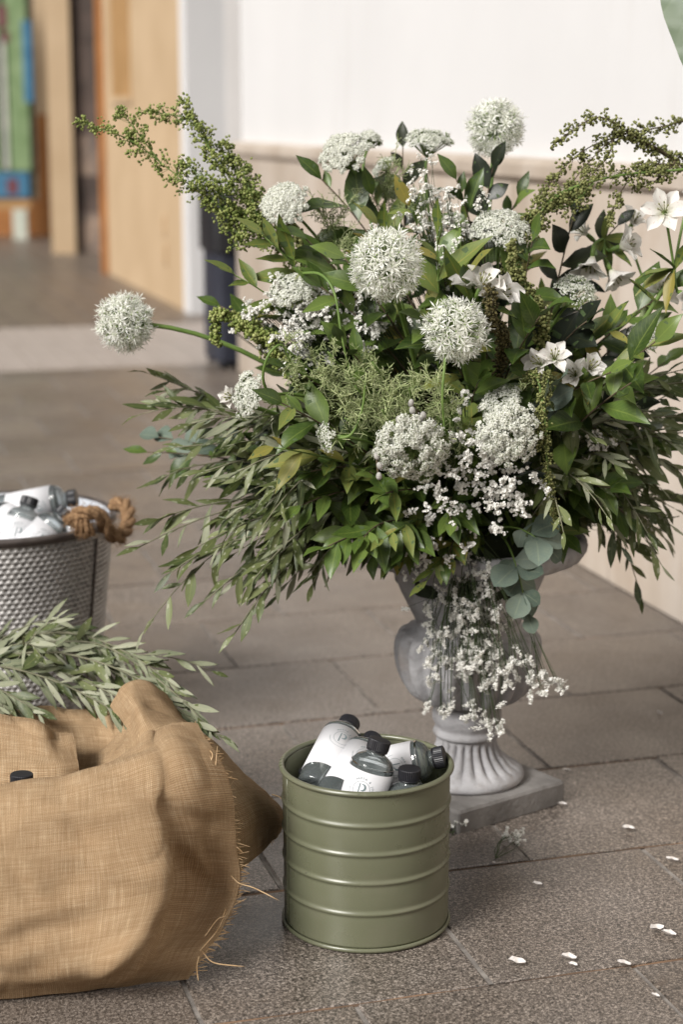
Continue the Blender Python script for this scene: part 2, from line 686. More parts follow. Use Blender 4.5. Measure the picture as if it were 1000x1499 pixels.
MAT['leaf_light'] = mat_leaf('young_leaf', [(0.075, 0.13, 0.028), (0.11, 0.18, 0.04), (0.15, 0.22, 0.055), (0.19, 0.25, 0.07), (0.30, 0.25, 0.06)], rough=0.45, trans=0.3)
MAT['olive'] = mat_leaf('olive_leaf', [(0.030, 0.050, 0.013), (0.062, 0.088, 0.024), (0.105, 0.130, 0.046), (0.20, 0.225, 0.105)], rough=0.45, vein=0.3, streak=0.2)
MAT['olive_under'] = mat_leaf('olive_leaf_underside', [(0.15, 0.175, 0.105), (0.26, 0.28, 0.19), (0.40, 0.41, 0.31)], rough=0.7, vein=0.2, spec=0.2, streak=0.2)
MAT['eucalyptus'] = mat_leaf('eucalyptus_leaf', [(0.085, 0.125, 0.100), (0.14, 0.185, 0.155), (0.21, 0.26, 0.22)], rough=0.6, vein=0.25, spec=0.25, streak=0.3)
MAT['stem'] = simple('green_stem', (0.10, 0.17, 0.035), (0.16, 0.24, 0.06), 40, 0.5)
MAT['dark_stem'] = simple('dark_green_stem', (0.030, 0.050, 0.016), (0.055, 0.085, 0.028), 40, 0.6)
MAT['twig'] = simple('brown_twig', (0.055, 0.038, 0.024), (0.13, 0.10, 0.06), 50, 0.8)
MAT['olive_twig'] = simple('olive_twig', (0.13, 0.13, 0.08), (0.22, 0.21, 0.14), 50, 0.8)
MAT['floret'] = mat_island('white_florets', [(0.76, 0.78, 0.66), (0.88, 0.88, 0.82), (0.93, 0.93, 0.90)], 0.6, 0.42)
MAT['allium'] = mat_island('allium_petals', [(0.84, 0.86, 0.74), (0.92, 0.92, 0.87), (0.95, 0.95, 0.92)], 0.55, 0.35)
MAT['statice'] = mat_island('papery_white_florets', [(0.74, 0.73, 0.67), (0.90, 0.89, 0.85), (0.95, 0.94, 0.91)], 0.6, 0.3)
MAT['umbel_green'] = mat_island('umbel_rays', [(0.15, 0.22, 0.06), (0.26, 0.34, 0.12)], 0.6)
MAT['seed'] = mat_island('green_seeds', [(0.09, 0.125, 0.025), (0.16, 0.20, 0.045), (0.24, 0.275, 0.08), (0.34, 0.36, 0.14)], 0.6)
MAT['seed_dark'] = mat_island('olive_seeds', [(0.085, 0.095, 0.028), (0.155, 0.165, 0.052), (0.27, 0.275, 0.11)], 0.6)
MAT['seed_brown'] = mat_island('brown_seeds', [(0.035, 0.030, 0.012), (0.07, 0.06, 0.022), (0.13, 0.11, 0.04)], 0.7)
MAT['fennel'] = mat_island('fennel_green', [(0.22, 0.28, 0.11), (0.36, 0.42, 0.19), (0.55, 0.58, 0.33)], 0.6)
MAT['bud'] = simple('grey_bud', (0.30, 0.29, 0.27), (0.50, 0.48, 0.45), 120, 0.9)
MAT['foam'] = simple('floral_foam', (0.012, 0.018, 0.008), (0.022, 0.030, 0.012), 40, 0.95, 0.5, 0.004)


def mat_alstro():
    t = NT('alstroemeria_petal')
    uv = t.n('TexCoord').outputs['UV']
    mp = t.n('Mapping')
    mp.inputs['Scale'].default_value = (16, 5, 1)
    t.l(uv, mp.inputs['Vector'])
    st = t.ramp(t.noise(mp.outputs[0], 1.0, 1), [(0.64, 0.0), (0.68, 1.0)])
    sx = t.n('SeparateXYZ')
    t.l(uv, sx.inputs[0])
    zone = t.math('MULTIPLY', t.ramp(sx.outputs[1], [(0.25, 0.0), (0.35, 1.0)]), t.ramp(sx.outputs[1], [(0.72, 1.0), (0.8, 0.0)]))
    base = t.ramp(sx.outputs[1], [(0.0, (0.45, 0.50, 0.22)), (0.22, (0.70, 0.69, 0.58)), (0.5, (0.78, 0.755, 0.715))])
    t.base(t.mix(t.math('MULTIPLY', t.math('MULTIPLY', st, zone), 0.55), base, (0.38, 0.10, 0.09)))
    t.set(Roughness=0.5)
    tr = t.n('BsdfTranslucent')
    tr.inputs['Color'].default_value = (0.8, 0.8, 0.74, 1)
    ms = t.n('MixShader')
    ms.inputs[0].default_value = 0.25
    t.l(t.b.outputs[0], ms.inputs[1])
    t.l(tr.outputs[0], ms.inputs[2])
    t.l(ms.outputs[0], t.out.inputs['Surface'])
    return t.m


def mat_green_paint():
    t = NT('olive_green_enamel')
    v = t.coord('Object')
    n = t.noise(v, 5, 5)
    c = t.mix(t.ramp(n, [(0.3, 0.0), (0.7, 1.0)]), (0.128, 0.133, 0.083), (0.150, 0.156, 0.098))
    chips = t.ramp(t.noise(v, 75, 2, 0.4), [(0.755, 0.0), (0.765, 1.0)])
    c = t.mix(t.math('MULTIPLY', chips, 0.5), c, (0.03, 0.03, 0.02))
    sc = t.n('Mapping')
    sc.inputs['Scale'].default_value = (60, 60, 7)
    t.l(v, sc.inputs['Vector'])
    scuff = t.ramp(t.noise(sc.outputs[0], 1.0, 3, 0.6), [(0.66, 0.0), (0.73, 1.0)])
    c = t.mix(t.math('MULTIPLY', scuff, 0.30), c, (0.24, 0.24, 0.18))
    dust = t.ramp(t.noise(v, 9, 6, 0.7), [(0.50, 0.0), (0.78, 1.0)])
    c = t.mix(t.math('MULTIPLY', dust, 0.35), c, (0.20, 0.18, 0.14))
    t.base(c)
    t.set(Roughness=t.ramp(t.noise(v, 12, 6, 0.65), [(0.3, 0.20), (0.7, 0.46)]))
    t.b.inputs['Specular IOR Level'].default_value = 0.6
    t.bump(t.noise(v, 14, 3), 0.10, 0.002)
    return t.m


def mat_galv(name, a, b, rough, metallic):
    t = NT(name)
    v = t.coord('Object')
    n = t.noise(v, 16, 5, 0.6)
    n2 = t.noise(v, 120, 3, 0.6)
    c = t.mix(t.ramp(n, [(0.3, 0.0), (0.7, 1.0)]), a, b)
    rust = t.ramp(t.noise(v, 30, 4, 0.6), [(0.64, 0.0), (0.74, 0.7)])
    c = t.mix(rust, c, (0.10, 0.055, 0.03))
    c = t.mix(t.ramp(n2, [(0.5, 0.0), (0.7, 0.4)]), c, (0.07, 0.06, 0.055))
    t.base(c)
    t.set(Roughness=rough, Metallic=metallic)
    t.bump(n2, 0.2, 0.001)
    return t.m


MAT['alstro'] = mat_alstro()
MAT['green_paint'] = mat_green_paint()
MAT['galv'] = mat_galv('hammered_zinc', (0.40, 0.385, 0.37), (0.58, 0.56, 0.54), 0.5, 0.25)
MAT['galv_in'] = mat_galv('zinc_liner', (0.50, 0.53, 0.58), (0.66, 0.68, 0.72), 0.5, 0.1)
MAT['galv_rim'] = mat_galv('zinc_rim', (0.10, 0.085, 0.08), (0.20, 0.17, 0.155), 0.45, 0.6)

# ================================================================== the setting
g = MB().add([(-150, -60, -0.03), (150, -60, -0.03), (150, 250, -0.03), (-150, 250, -0.03)], [(0, 1, 2, 3)]).build('ground', MAT['ground'])
tag(g, kind='structure')

WALL_A = 1.68
B0, PB, PA = 1.862, 0.331, 0.350
BAND0, BAND1 = 7.40, 8.95

pv = MB()
for (a0, a1, b0, b1) in ((-3.2, WALL_A + 0.02, 0.0, BAND0),):
    pv.add([W(a0, b0, -0.006), W(a1, b0, -0.006), W(a1, b1, -0.006), W(a0, b1, -0.006)], [(0, 1, 2, 3)])
pavement = pv.build('pavement', MAT['grout'])
tag(pavement, kind='structure')


def slab_mesh(name, w, d, h, bev, mat):
    """a slab with eased edges, centred, its top at z = 0"""
    m = MB()
    x, y = w / 2, d / 2
    v = [(-x, -y, -h), (x, -y, -h), (x, y, -h), (-x, y, -h),
         (-x, -y, -bev), (x, -y, -bev), (x, y, -bev), (-x, y, -bev),
         (-x + bev, -y + bev, 0), (x - bev, -y + bev, 0), (x - bev, y - bev, 0), (-x + bev, y - bev, 0)]
    f = [(8, 9, 10, 11)]
    for lo, hi in ((0, 4), (4, 8)):
        for k in range(4):
            q = (k + 1) % 4
            f.append((lo + k, lo + q, hi + q, hi + k))
    m.add(v, f)
    return m.mesh(name, mat, smooth=False)


tile_me = slab_mesh('tile', PA - 0.0065, PB - 0.0065, 0.014, 0.0016, MAT['tile'])
MAT['mortar'] = simple('pale_mortar', (0.10, 0.088, 0.078), (0.36, 0.33, 0.30), 24, 0.95, 0.6, 0.002, bscale=260)
MAT['mortar_row'] = simple('orange_mortar', (0.040, 0.032, 0.028), (0.27, 0.165, 0.10), 7, 0.95, 0.6, 0.002, bscale=260)
joint_me = MB()
joint_me.grid(np.array([[(-.0036, y_, -.0022 + .0006 * math.sin(9 * i_)) for i_, y_ in enumerate(np.linspace(-PB / 2, PB / 2, 12))], [(.0036, y_, -.0026) for y_ in np.linspace(-PB / 2, PB / 2, 12)]]), flip=True)
joint_me = joint_me.mesh('mortar_joint', MAT['mortar'])
for k in range(-3, 17):
    b0 = B0 + k * PB
    b1 = min(b0 + PB, BAND0)
    if b1 - b0 < 0.05:
        continue
    off = 0.735 if k % 2 == 0 else 0.915
    for j in range(-6, 5):
        a0, a1 = off + (j - 1) * PA, off + j * PA
        if a0 > WALL_A - 0.02 or a1 < -1.05:
            continue
        a1 = min(a1, WALL_A)
        if b0 > 4.2 and a1 < -0.4:
            continue
        c = W((a0 + a1) / 2, (b0 + b1) / 2, random.uniform(-0.0012, 0.0008))
        M = Matrix.Translation(c) @ Matrix.Rotation(AZ + random.uniform(-.002, .002), 4, 'Z') @ Matrix.Rotation(random.uniform(-.0025, .0025), 4, 'X')
        M = M @ Matrix.Diagonal(((a1 - a0 - .0065) / (PA - .0065), (b1 - b0 - .0065) / (PB - .0065), 1, 1))
        put('tile', tile_me, pavement, M)
        if b0 > 0.9 and a1 < WALL_A - .01:
            j_ = put('mortar_joint', joint_me, pavement, Matrix.Translation(W(a1, (b0 + b1) / 2, 0)) @ Matrix.Rotation(AZ, 4, 'Z') @ Matrix.Diagonal((1, (b1 - b0 - .008) / PB, 1, 1)))
    if b0 > 0.8:
        jm = MB()
        r_ = [W(a_ * .04 - 1.0, b0 + random.gauss(0, .0007), -.0028 + random.gauss(0, .0006)) for a_ in range(67)]
        jm.grid(np.array([[tuple(q - UB * .0036) for q in r_], [tuple(q + UB * .0036) for q in r_]]))
        jm.build('mortar_joint', MAT['mortar_row'], pavement)

# pale band of pavers, then the ridged paving beyond it
band = MB().add([W(-4, BAND0, -0.008), W(2.2, BAND0, -0.008), W(2.2, BAND1, -0.008), W(-4, BAND1, -0.008)], [(0, 1, 2, 3)]).build('path', MAT['grout'])
tag(band, kind='structure')
paver_me = slab_mesh('paver', 0.152, (BAND1 - BAND0) / 2 - .01, 0.02, 0.003, MAT['band'])
for i in range(26):
    for j in range(2):
        put('paver', paver_me, band, Matrix.Translation(W(2.1 - 0.16 * i, BAND0 + (j + .5) * (BAND1 - BAND0) / 2, random.uniform(-.001, .001))) @ Matrix.Rotation(AZ, 4, 'Z'))
far = MB().add([W(-8, BAND1, -0.008), W(3.5, BAND1, -0.008), W(3.5, 30, -0.008), W(-8, 30, -0.008)], [(0, 1, 2, 3)]).build('terrace', MAT['dark_stone'])
tag(far, kind='structure')
plank_me = slab_mesh('paving_strip', 0.19, 8.2, 0.02, 0.004, MAT['plank'])
for i in range(22):
    put('paving_strip', plank_me, far, Matrix.Translation(W(2.3 - 0.2 * i, BAND1 + 4.1, random.uniform(-.002, .002))) @ Matrix.Rotation(AZ, 4, 'Z'))


def abox(mb, a0, a1, b0, b1, z0, z1, mi=0):
    M = Matrix.Rotation(AZ, 4, 'Z')
    return mb.box((a0, b0, z0), (a1, b1, z1), mi, M)


# white wall on the right with its stone wainscot and capping rail
WEND = wall_b(350, 250, WALL_A)
wall = thing('wall', W(WALL_A + .1, 4, 0), 'white painted wall above a pale stone wainscot, beside the flower urn', 'wall')
abox(MB(), WALL_A + .012, WALL_A + .25, -1.0, WEND, 0, 3.4).build('plaster', MAT['white_wall'], wall, False)
jb = wall_b(754, 400, WALL_A)
bs = [jb + 0.62 * k for k in range(-9, 9)]
bs = [b for b in bs if -0.9 < b < WEND - .05] + [WEND + .004]
p0 = -0.95
for b in bs:
    m = MB()
    abox(m, WALL_A - .012 + random.uniform(-.0008, .0008), WALL_A + .0118, p0 + .0025, b - .0025, 0.002, 0.85)
    m.build('wainscot_panel', MAT['wainscot'], wall, False)
    p0 = b
m = MB()
prof = [(WALL_A + .0118, .852), (WALL_A - .020, .852), (WALL_A - .030, .862), (WALL_A - .030, .890), (WALL_A - .022, .903), (WALL_A + .0118, .906)]
b0 = -0.95
for b in bs[2::3] + [WEND + .02]:
    q = MB()
    r0 = np.array([tuple(W(a, b0 + .001, z)) for a, z in prof])
    r1 = np.array([tuple(W(a, b - .001, z)) for a, z in prof])
    q.grid(np.array([r0, r1]))
    n = len(prof)
    q.add(r1, [tuple(range(n))])
    q.build('capping_rail', MAT['wainscot'], wall, False)
    b0 = b

# cream block of wall further back with a white corner, a recessed ochre panel and two switch plates
CA = 1.93
CB0, CB1 = 9.31, 11.9
cream = thing('cream_wall', W(CA + .4, 10.5, 0), 'cream rendered wall block with white corner standing past the end of the white wall', 'wall')
abox(MB(), CA, CA + 1.3, CB0 + .006, CB1, 0, 3.6).build('render', MAT['cream'], cream, False)
bw = wall_b(266, 200, CA)
m = MB()
abox(m, CA - .004, CA + .2, CB0 - .002, min(bw, CB0 + .6), 0, 3.6)
m.build('white_corner', MAT['white_wall'], cream, False)
m = MB()
abox(m, CA + .2, CA + 1.3, CB0 - .004, CB0 + .005, 0, 3.6)
MAT['white_face'] = simple('lightened_white', (0.80, 0.775, 0.755), (0.84, 0.815, 0.795), 3, 0.7)  # white lightened in the colour to offset the weak light on this face
m.build('white_face', MAT['white_face'], cream, False)
m = MB()
b_a, b_b = wall_b(190, 60, CA), wall_b(163, 60, CA)
zr = at(176, 140, (CB0 + CB1) / 2 + .2).z
abox(m, CA - .006, CA + .05, b_a, b_b, zr, 3.2)
m.build('recess_panel', MAT['ochre'], cream, False)
m = MB()
abox(m, CA - .018, CA - .004, b_a - .03, b_b + .03, zr - .04, zr)
m.build('sill', MAT['cream'], cream, False)
for (x, y) in ((240, 330), (242, 372)):
    bb = wall_b(x, y, CA)
    zz = at(x, y, W(CA, bb).y).z
    m = MB()
    abox(m, CA - .014, CA - .001, bb - .05, bb + .05, zz - .055, zz + .055)
    abox(m, CA - .018, CA - .0135, bb - .02, bb + .02, zz - .03, zz + .03)
    m.build('switch_plate', MAT['cream'], cream, False)
m = MB()
abox(m, CA - .03, CA + .1, CB1 + .002, CB1 + .12, 0, 3.6)
m.build('door_jamb', MAT['orange_trim'], cream, False)


def front_box(mb, x0, x1, ybase, depth, z0, z1, Yo=0.0):
    """a block whose front face stands on the ground along the pixel row ybase between pixel columns x0 and x1"""
    Y = gnd(0, ybase).y + Yo
    p, q = at(x0, ybase, Y), at(x1, ybase, Y)
    return mb.box((p.x, Y, z0), (q.x, Y + depth, z1))


pier = thing('stone_pier', gnd(118, 371), 'dark stone pier between the cream column and the cream wall block', 'pier')
zc = 0
for i, (h, k) in enumerate(((.30, 'mid_stone'), (.27, 'dark_stone'), (.30, 'mid_stone'), (.32, 'dark_stone'), (.34, 'dark_stone'), (.34, 'dark_stone'), (.34, 'dark_stone'), (.34, 'dark_stone'), (.34, 'dark_stone'))):
    front_box(MB(), 90 + random.uniform(-1.5, 1), 150, 371, 0.5, zc + .004, zc + h).build('stone_block', MAT[k], pier, False)
    zc += h
column = thing('cream_column', gnd(90, 372), 'cream rendered column beside the dark stone pier', 'column')
front_box(MB(), 76, 111, 372, 0.30, 0, 3.6).build('shaft', MAT['cream'], column, False)
front_box(MB(), 100, 112, 371.5, 0.02, 0, .95, -0.022).build('white_edge', MAT['white_wall'], column, False)
bw2 = thing('back_wall', gnd(40, 345), 'pale back wall with brown dado behind the painted panel', 'wall')
front_box(MB(), -120, 78, 345, 0.3, 1.02, 4.2).build('upper_wall', MAT['cream'], bw2, False)
front_box(MB(), -120, 78, 345, 0.3, 0.0, 1.018, -0.012).build('dado', MAT['orange_trim'], bw2, False)
panel = thing('painted_panel', gnd(10, 352), 'colourful painted display panel in green and blue on pale feet before the back wall', 'panel')
YP = gnd(0, 352).y


def pbox(name, x0, x1, y0, y1, mat, dy=0.0, th=.03, parent=panel):
    p, q = at(x0, y1, YP + dy), at(x1, y0, YP + dy)
    m = MB().box((p.x, YP + dy, p.z), (q.x, YP + dy + th, q.z))
    return m.build(name, MAT[mat], parent, False)


pbox('backboard', -60, 43, -60, 292, 'art_dark', 0.031, .05)
pbox('blue_base', -58, 41, 252, 289, 'art_blue')
pbox('green_strip', 13, 34, -58, 250, 'art_green')
pbox('pale_strip', -1, 9, 55, 248, 'art_pale')
pbox('green_strip', -30, -6, -58, 250, 'art_green')
pbox('blue_edge', 35, 44, 30, 150, 'art_blue', -0.004)
pbox('red_flower', -4, 8, 8, 40, 'art_red', -0.004)
pbox('red_flower', 2, 12, 46, 62, 'art_red', -0.004)
pbox('red_flower', 10, 25, 262, 284, 'art_red', -0.004)
pbox('rail', -60, 44, 292.5, 306, 'ochre')
for x0, x1 in ((19, 38), (-50, -30)):
    pbox('foot', x0, x1, 306.5, 351, 'art_pale')

# dark litter bin standing by the end of the wall
bc = gnd(352, 533)
bin_ = thing('litter_bin', bc, 'dark navy litter bin with black lid by the end of the wainscot', 'bin')


def rrect(hw, hd, r, z, n=6):
    pts = []
    for cx, cy, a0 in ((hw - r, hd - r, 0), (-hw + r, hd - r, 90), (-hw + r, -hd + r, 180), (hw - r, -hd + r, 270)):
        for k in range(n):
            a = math.radians(a0 + 90 * k / (n - 1))
            pts.append((cx + r * math.cos(a), cy + r * math.sin(a), z))
    return np.array(pts)


def loft(rings, cap=True):
    m = MB()
    m.grid(np.array(rings), True)
    if cap:
        k = len(rings[0])
        m.add(rings[-1], [tuple(range(k))])
        m.add(rings[0], [tuple(range(k))[::-1]])
    return m


Rz = np.array(Matrix.Rotation(AZ, 3, 'Z'))


def moved(ring, c):
    return ring @ Rz.T + np.array(tuple(c))


loft([moved(rrect(.125, .14, .03, z), bc) for z in (.03, .05, .47)]).build('body', MAT['bin_navy'], bin_)
loft([moved(rrect(.14 * s, .155 * s, .035, z), bc) for z, s in ((.472, 1), (.66, 1), (.69, .97), (.70, .85))]).build('lid', MAT['bin_black'], bin_)
for sx in (-1, 1):
    for sy in (-1, 1):
        q = bc + UA * (.10 * sx) + UB * (.11 * sy)
        MB().tube([q, q + Vector((0, 0, .03))], .015, 8).build('foot', MAT['bin_black'], bin_)

# ================================================================== stone urn
UX, UY = 0.187, 2.60
UC = Vector((UX, UY, 0))
urn = thing('stone_urn', UC, 'weathered grey stone garden urn with fluted foot on a square plinth', 'urn')
PH = 0.034
pl = MB()
e0, e1 = gnd(683, 1221), gnd(818, 1180)
pang = math.atan2(e1.y - e0.y, e1.x - e0.x)
s2 = 0.105
rings = []
for z, k in ((0.0, 1.0), (PH - .004, .995), (PH, .97)):
    rr = rrect(s2 * k, s2 * k, .004, z, 3)
    R = np.array(Matrix.Rotation(pang, 3, 'Z'))
    rings.append(rr @ R.T + np.array((UX, UY, 0)))
MAT['plinth'] = simple('plinth_stone', (0.13, 0.122, 0.115), (0.25, 0.238, 0.228), 16, 0.9, 0.7, 0.003, bscale=90)
loft(rings).build('plinth', MAT['plinth'], urn, False)


def spin(prof, n, fn=None, cap_top=False):
    m = MB()
    m.lathe(prof, n, fn)
    m.V[-1] = m.V[-1] + np.array((UX, UY, 0))
    return m


def zof(y, Y=UY):
    return at(690, y, Y).z


px = 2.70 / FPX                                          # metres per pixel at the urn's depth
NF = 22


def flutes(rr, z, ang, i):
    k = smoothstep(zf0, zf0 + .012, z) * (1 - smoothstep(zf1 - .014, zf1, z))
    sc = np.abs(np.sin(NF * ang / 2)) ** 0.7
    return rr * (1 - k * .17 * (1 - sc))


zf0, zf1 = PH + .014, zof(1074)
foot_prof = [(.060, PH + .0005), (.084, PH + .0005), (.087, PH + .006), (.085, PH + .013), (.0815, PH + .015)]
for t in np.linspace(0, 1, 26):
    z = PH + .016 + t * (zf1 - PH - .016)
    r = .0445 + (.081 - .0445) * (1 - t) ** 2.3
    foot_prof.append((r, z))
spin(foot_prof, 264, flutes).build('foot', MAT['stone'], urn)
zn = zf1
neck = [(.0445, zn), (.0485, zn + .001), (.0505, zn + .005), (.0485, zn + .0095), (.0450, zn + .011), (.0470, zn + .016), (.0515, zn + .026), (.0520, zn + .034), (.0500, zn + .044), (.0520, zn + .046), (.0520, zn + .050), (.0470, zn + .053), (.045, zn + .056)]
spin(neck, 96).build('neck', MAT['stone'], urn)
zb0 = zn + .052
zb1 = zof(922)
zrim = 0.392
NG = 20


def lobes(rr, z, ang, i):
    k = smoothstep(zb0 + .002, zb0 + .02, z) * (1 - smoothstep(zb1 - .010, zb1 + .006, z))
    sc = np.abs(np.cos(NG * ang / 2)) ** 1.1
    rr = rr * (1 + k * (.03 - .15 * (1 - sc)))
    k2 = smoothstep(zb1 + .01, zb1 + .05, z) * (1 - smoothstep(zrim - .03, zrim - .012, z))
    return rr * (1 + k2 * .018 * np.cos(NG * ang))


bowl = [(.040, zb0), (.052, zb0 + .004)]
for t in np.linspace(0.05, 1, 18):
    a = math.pi * (0.05 + 0.80 * t)
    r = .047 + .046 * math.sin(a) ** 0.8 + .022 * t
    z = zb0 + .004 + (zb1 - zb0 - .004) * (0.5 - 0.5 * math.cos(math.pi * t))
    bowl.append((r, z))
bowl += [(.0785, zb1 + .002), (.0765, zb1 + .006)]
for t in np.linspace(0.05, 1, 16):
    r = .0765 + .017 * t + .050 * t ** 3.2
    bowl.append((r, zb1 + .006 + (zrim - .012 - zb1 - .006) * t))
spin(bowl, 252, lobes).build('bowl', MAT['stone'], urn)


def rimlobes(rr, z, ang, i):
    k = 1.0 if 1 <= i <= 7 else 0.3
    return rr * (1 + k * .012 * (np.abs(np.cos(16 * ang)) - .5))


rim = [(.135, zrim - .018), (.150, zrim - .020), (.163, zrim - .014), (.1695, zrim - .004), (.171, zrim + .005), (.168, zrim + .012), (.161, zrim + .015), (.150, zrim + .013), (.137, zrim + .004), (.120, zrim - .02), (.10, zrim - .07), (.075, zrim - .12), (.02, zrim - .14)]
spin(rim, 256, rimlobes).build('rim', MAT['stone'], urn)
foam = MB()
foam.lathe([(.105, zrim - .06), (.118, zrim - .01), (.112, zrim + .03), (.085, zrim + .07), (.045, zrim + .092), (.004, zrim + .098)], 40,
           lambda rr, z, ang, i: rr * (1 + .03 * np.sin(5 * ang + i) + .02 * np.sin(13 * ang + 2 * i)))
foam.V[-1] = foam.V[-1] + np.array((UX, UY, 0))
tag(foam.build('floral_foam', MAT['foam']), 'dark green floral foam mound packed in the urn mouth', 'foam')

# ================================================================== green bucket
bk = gnd(536, 1342)
bucket = thing('green_bucket', bk, 'olive green enamelled bucket with raised hoops holding water bottles', 'bucket')
BR, BH = 0.1045, 0.208


def place(m, c):
    m.V = [v + np.array(tuple(c)) for v in m.V]
    return m


prof = [(.02, .006), (.098, .006), (.1035, .004)]
ribs = [0.050, 0.090, 0.127, 0.164]
z = 0.006
for z in np.linspace(.008, BH - .006, 200):
    r = BR + .0012 * z / BH
    for q in ribs:
        d = (z - q) / .0030
        r += .0024 * math.exp(-d * d) - .0007 * math.exp(-((z - q) / .008) ** 2)
    prof.append((r, z))
body = MB()


def dents(rr, z, ang, i):
    return rr * (1 + .0022 * np.sin(3 * ang + 9 * z) * np.sin(2 * ang - 14 * z + 1) + .0012 * np.sin(7 * ang + 25 * z)) if z < BH - .012 else rr


body.lathe(prof, 160, dents)
inner = [(.02, .010), (BR - .003, .010), (BR - .0022, BH - .004)]
body.lathe(inner, 96, flip=True)
place(body, bk).build('body', MAT['green_paint'], bucket)
ring = []
for k in range(13):
    a = 2 * math.pi * k / 12
    ring.append((BR + .0022 + .0036 * math.cos(a), BH - .002 + .0036 * math.sin(a)))
place(MB().lathe(ring, 128), bk).build('rim', MAT['green_paint'], bucket)
sa2 = math.radians(200)
MB().tube([bk + Vector((math.cos(sa2) * (BR + .0006), math.sin(sa2) * (BR + .0006), z_)) for z_ in np.linspace(.008, BH - .008, 12)], .0014, 6).build('weld_seam', MAT['green_paint'], bucket)
ring = [(BR + .0010 + .0022 * math.cos(2 * math.pi * k / 10), .0032 + .0030 * math.sin(2 * math.pi * k / 10)) for k in range(11)]
place(MB().lathe(ring, 128), bk).build('base_seam', MAT['green_paint'], bucket)

# ================================================================== hammered zinc bucket
ZY, ZH = 2.90, 0.0
zc_ = at(-6, 755, ZY)
ZH = zc_.z
zb = Vector((zc_.x, ZY, 0))
ZR1, ZR0 = 0.190, 0.150
zinc = thing('zinc_bucket', zb, 'hammered zinc bucket with jute rope handle behind the burlap, full of water bottles', 'bucket')
ND, RPD, CPD = 100, 5, 6
rowsz = 42
rows = []
nz = rowsz * RPD
NA = ND * CPD
ang = np.arange(NA) * 2 * math.pi / NA
for i in range(nz + 1):
    z = .012 + (ZH - .022) * i / nz
    r = ZR0 + (ZR1 - ZR0) * z / ZH
    row = i / RPD
    ph = (int(math.floor(row)) % 2) * .5
    u = ((ang / (2 * math.pi) * ND + ph) % 1.0) - .5
    v = (row % 1.0) - .5
    # dimple: steep on top, shallow below
    d2 = (u / .40) ** 2 + ((v + .05) / .36) ** 2
    dep = np.clip(1 - d2, 0, None) ** .8 * .0048 * (1 + .35 * np.sin(ang * 57 + row * 2.3) * np.sin(row * 1.9 + ang * 23))
    w = 1 - np.exp(-((np.abs(np.angle(np.exp(1j * (ang - math.radians(-24))))) / .03) ** 2))      # plain strip at the seam
    rr = r - dep * w
    rows.append(np.stack([rr * np.cos(ang), rr * np.sin(ang), np.full(NA, z)], 1))
m = MB()
m.grid(np.array(rows), True)
place(m, zb).build('body', MAT['galv'], zinc)
m = MB()
m.lathe([(.01, .014), (ZR0 - .008, .014), (ZR1 - .007, ZH)], 96, flip=True)
place(m, zb).build('liner', MAT['galv_in'], zinc)
m = MB()
m.lathe([(ZR1 - .004, ZH - .012), (ZR1 + .0002, ZH - .011), (ZR1 + .001, ZH - .008), (ZR1 + .0045, ZH - .006), (ZR1 + .0055, ZH - .001), (ZR1 + .003, ZH + .003), (ZR1 - .003, ZH + .003), (ZR1 - .007, ZH - .002)], 128)
place(m, zb).build('rim', MAT['galv_rim'], zinc)
m = MB()
m.lathe([(ZR0 - .002, .0), (ZR0 + .004, .001), (ZR0 + .004, .014), (ZR0, .016)], 128)
place(m, zb).build('base_band', MAT['galv_rim'], zinc)
sa = math.radians(-24)
m = MB()
pts = []
for z in np.linspace(.014, ZH - .02, 8):
    r = ZR0 + (ZR1 - ZR0) * z / ZH + .0005
    pts.append(zb + Vector((r * math.cos(sa), r * math.sin(sa), z)))
m.tube(pts, .003, 6)
m.build('seam', MAT['galv_rim'], zinc)


def rope(name, path, R, parent, turns_per_m=16, mat='rope', n=80, fuzz=0):
    m = MB()
    P = catmull([tuple(p) for p in path], n)
    T = np.gradient(P, axis=0)
    L = np.concatenate([[0], np.cumsum(np.linalg.norm(np.diff(P, axis=0), axis=1))])
    T /= np.linalg.norm(T, axis=1)[:, None]
    u = np.cross(T[0], (0.3, 0.2, 1))
    u /= np.linalg.norm(u)
    for st in range(3):
        pts = []
        uu = u.copy()
        for i in range(n):
            uu = uu - T[i] * np.dot(uu, T[i])
            uu /= np.linalg.norm(uu)
            w = np.cross(T[i], uu)
            a = 2 * math.pi * (L[i] * turns_per_m + st / 3)
            pts.append(P[i] + .52 * R * (math.cos(a) * uu + math.sin(a) * w))
        rad = R * .56 * (1 + .08 * np.sin(np.arange(n) * 1.7 + st))
        m.tube(pts, rad, 8)
    for _ in range(fuzz):
        i = random.randrange(2, n - 2)
        d = rng.normal(size=3)
        d -= T[i] * np.dot(d, T[i])
        d /= np.linalg.norm(d)
        p = P[i] + d * R * .9
        d2 = d + T[i] * random.uniform(-1.5, 1.5)
        d2 /= np.linalg.norm(d2)
        ln = random.uniform(.006, .014)
        m.tube([p, p + d2 * ln * .5 + d * .001, p + d2 * ln], [.0004, .0003, .0002], 3, caps=False)
    return m.build(name, MAT[mat], parent)


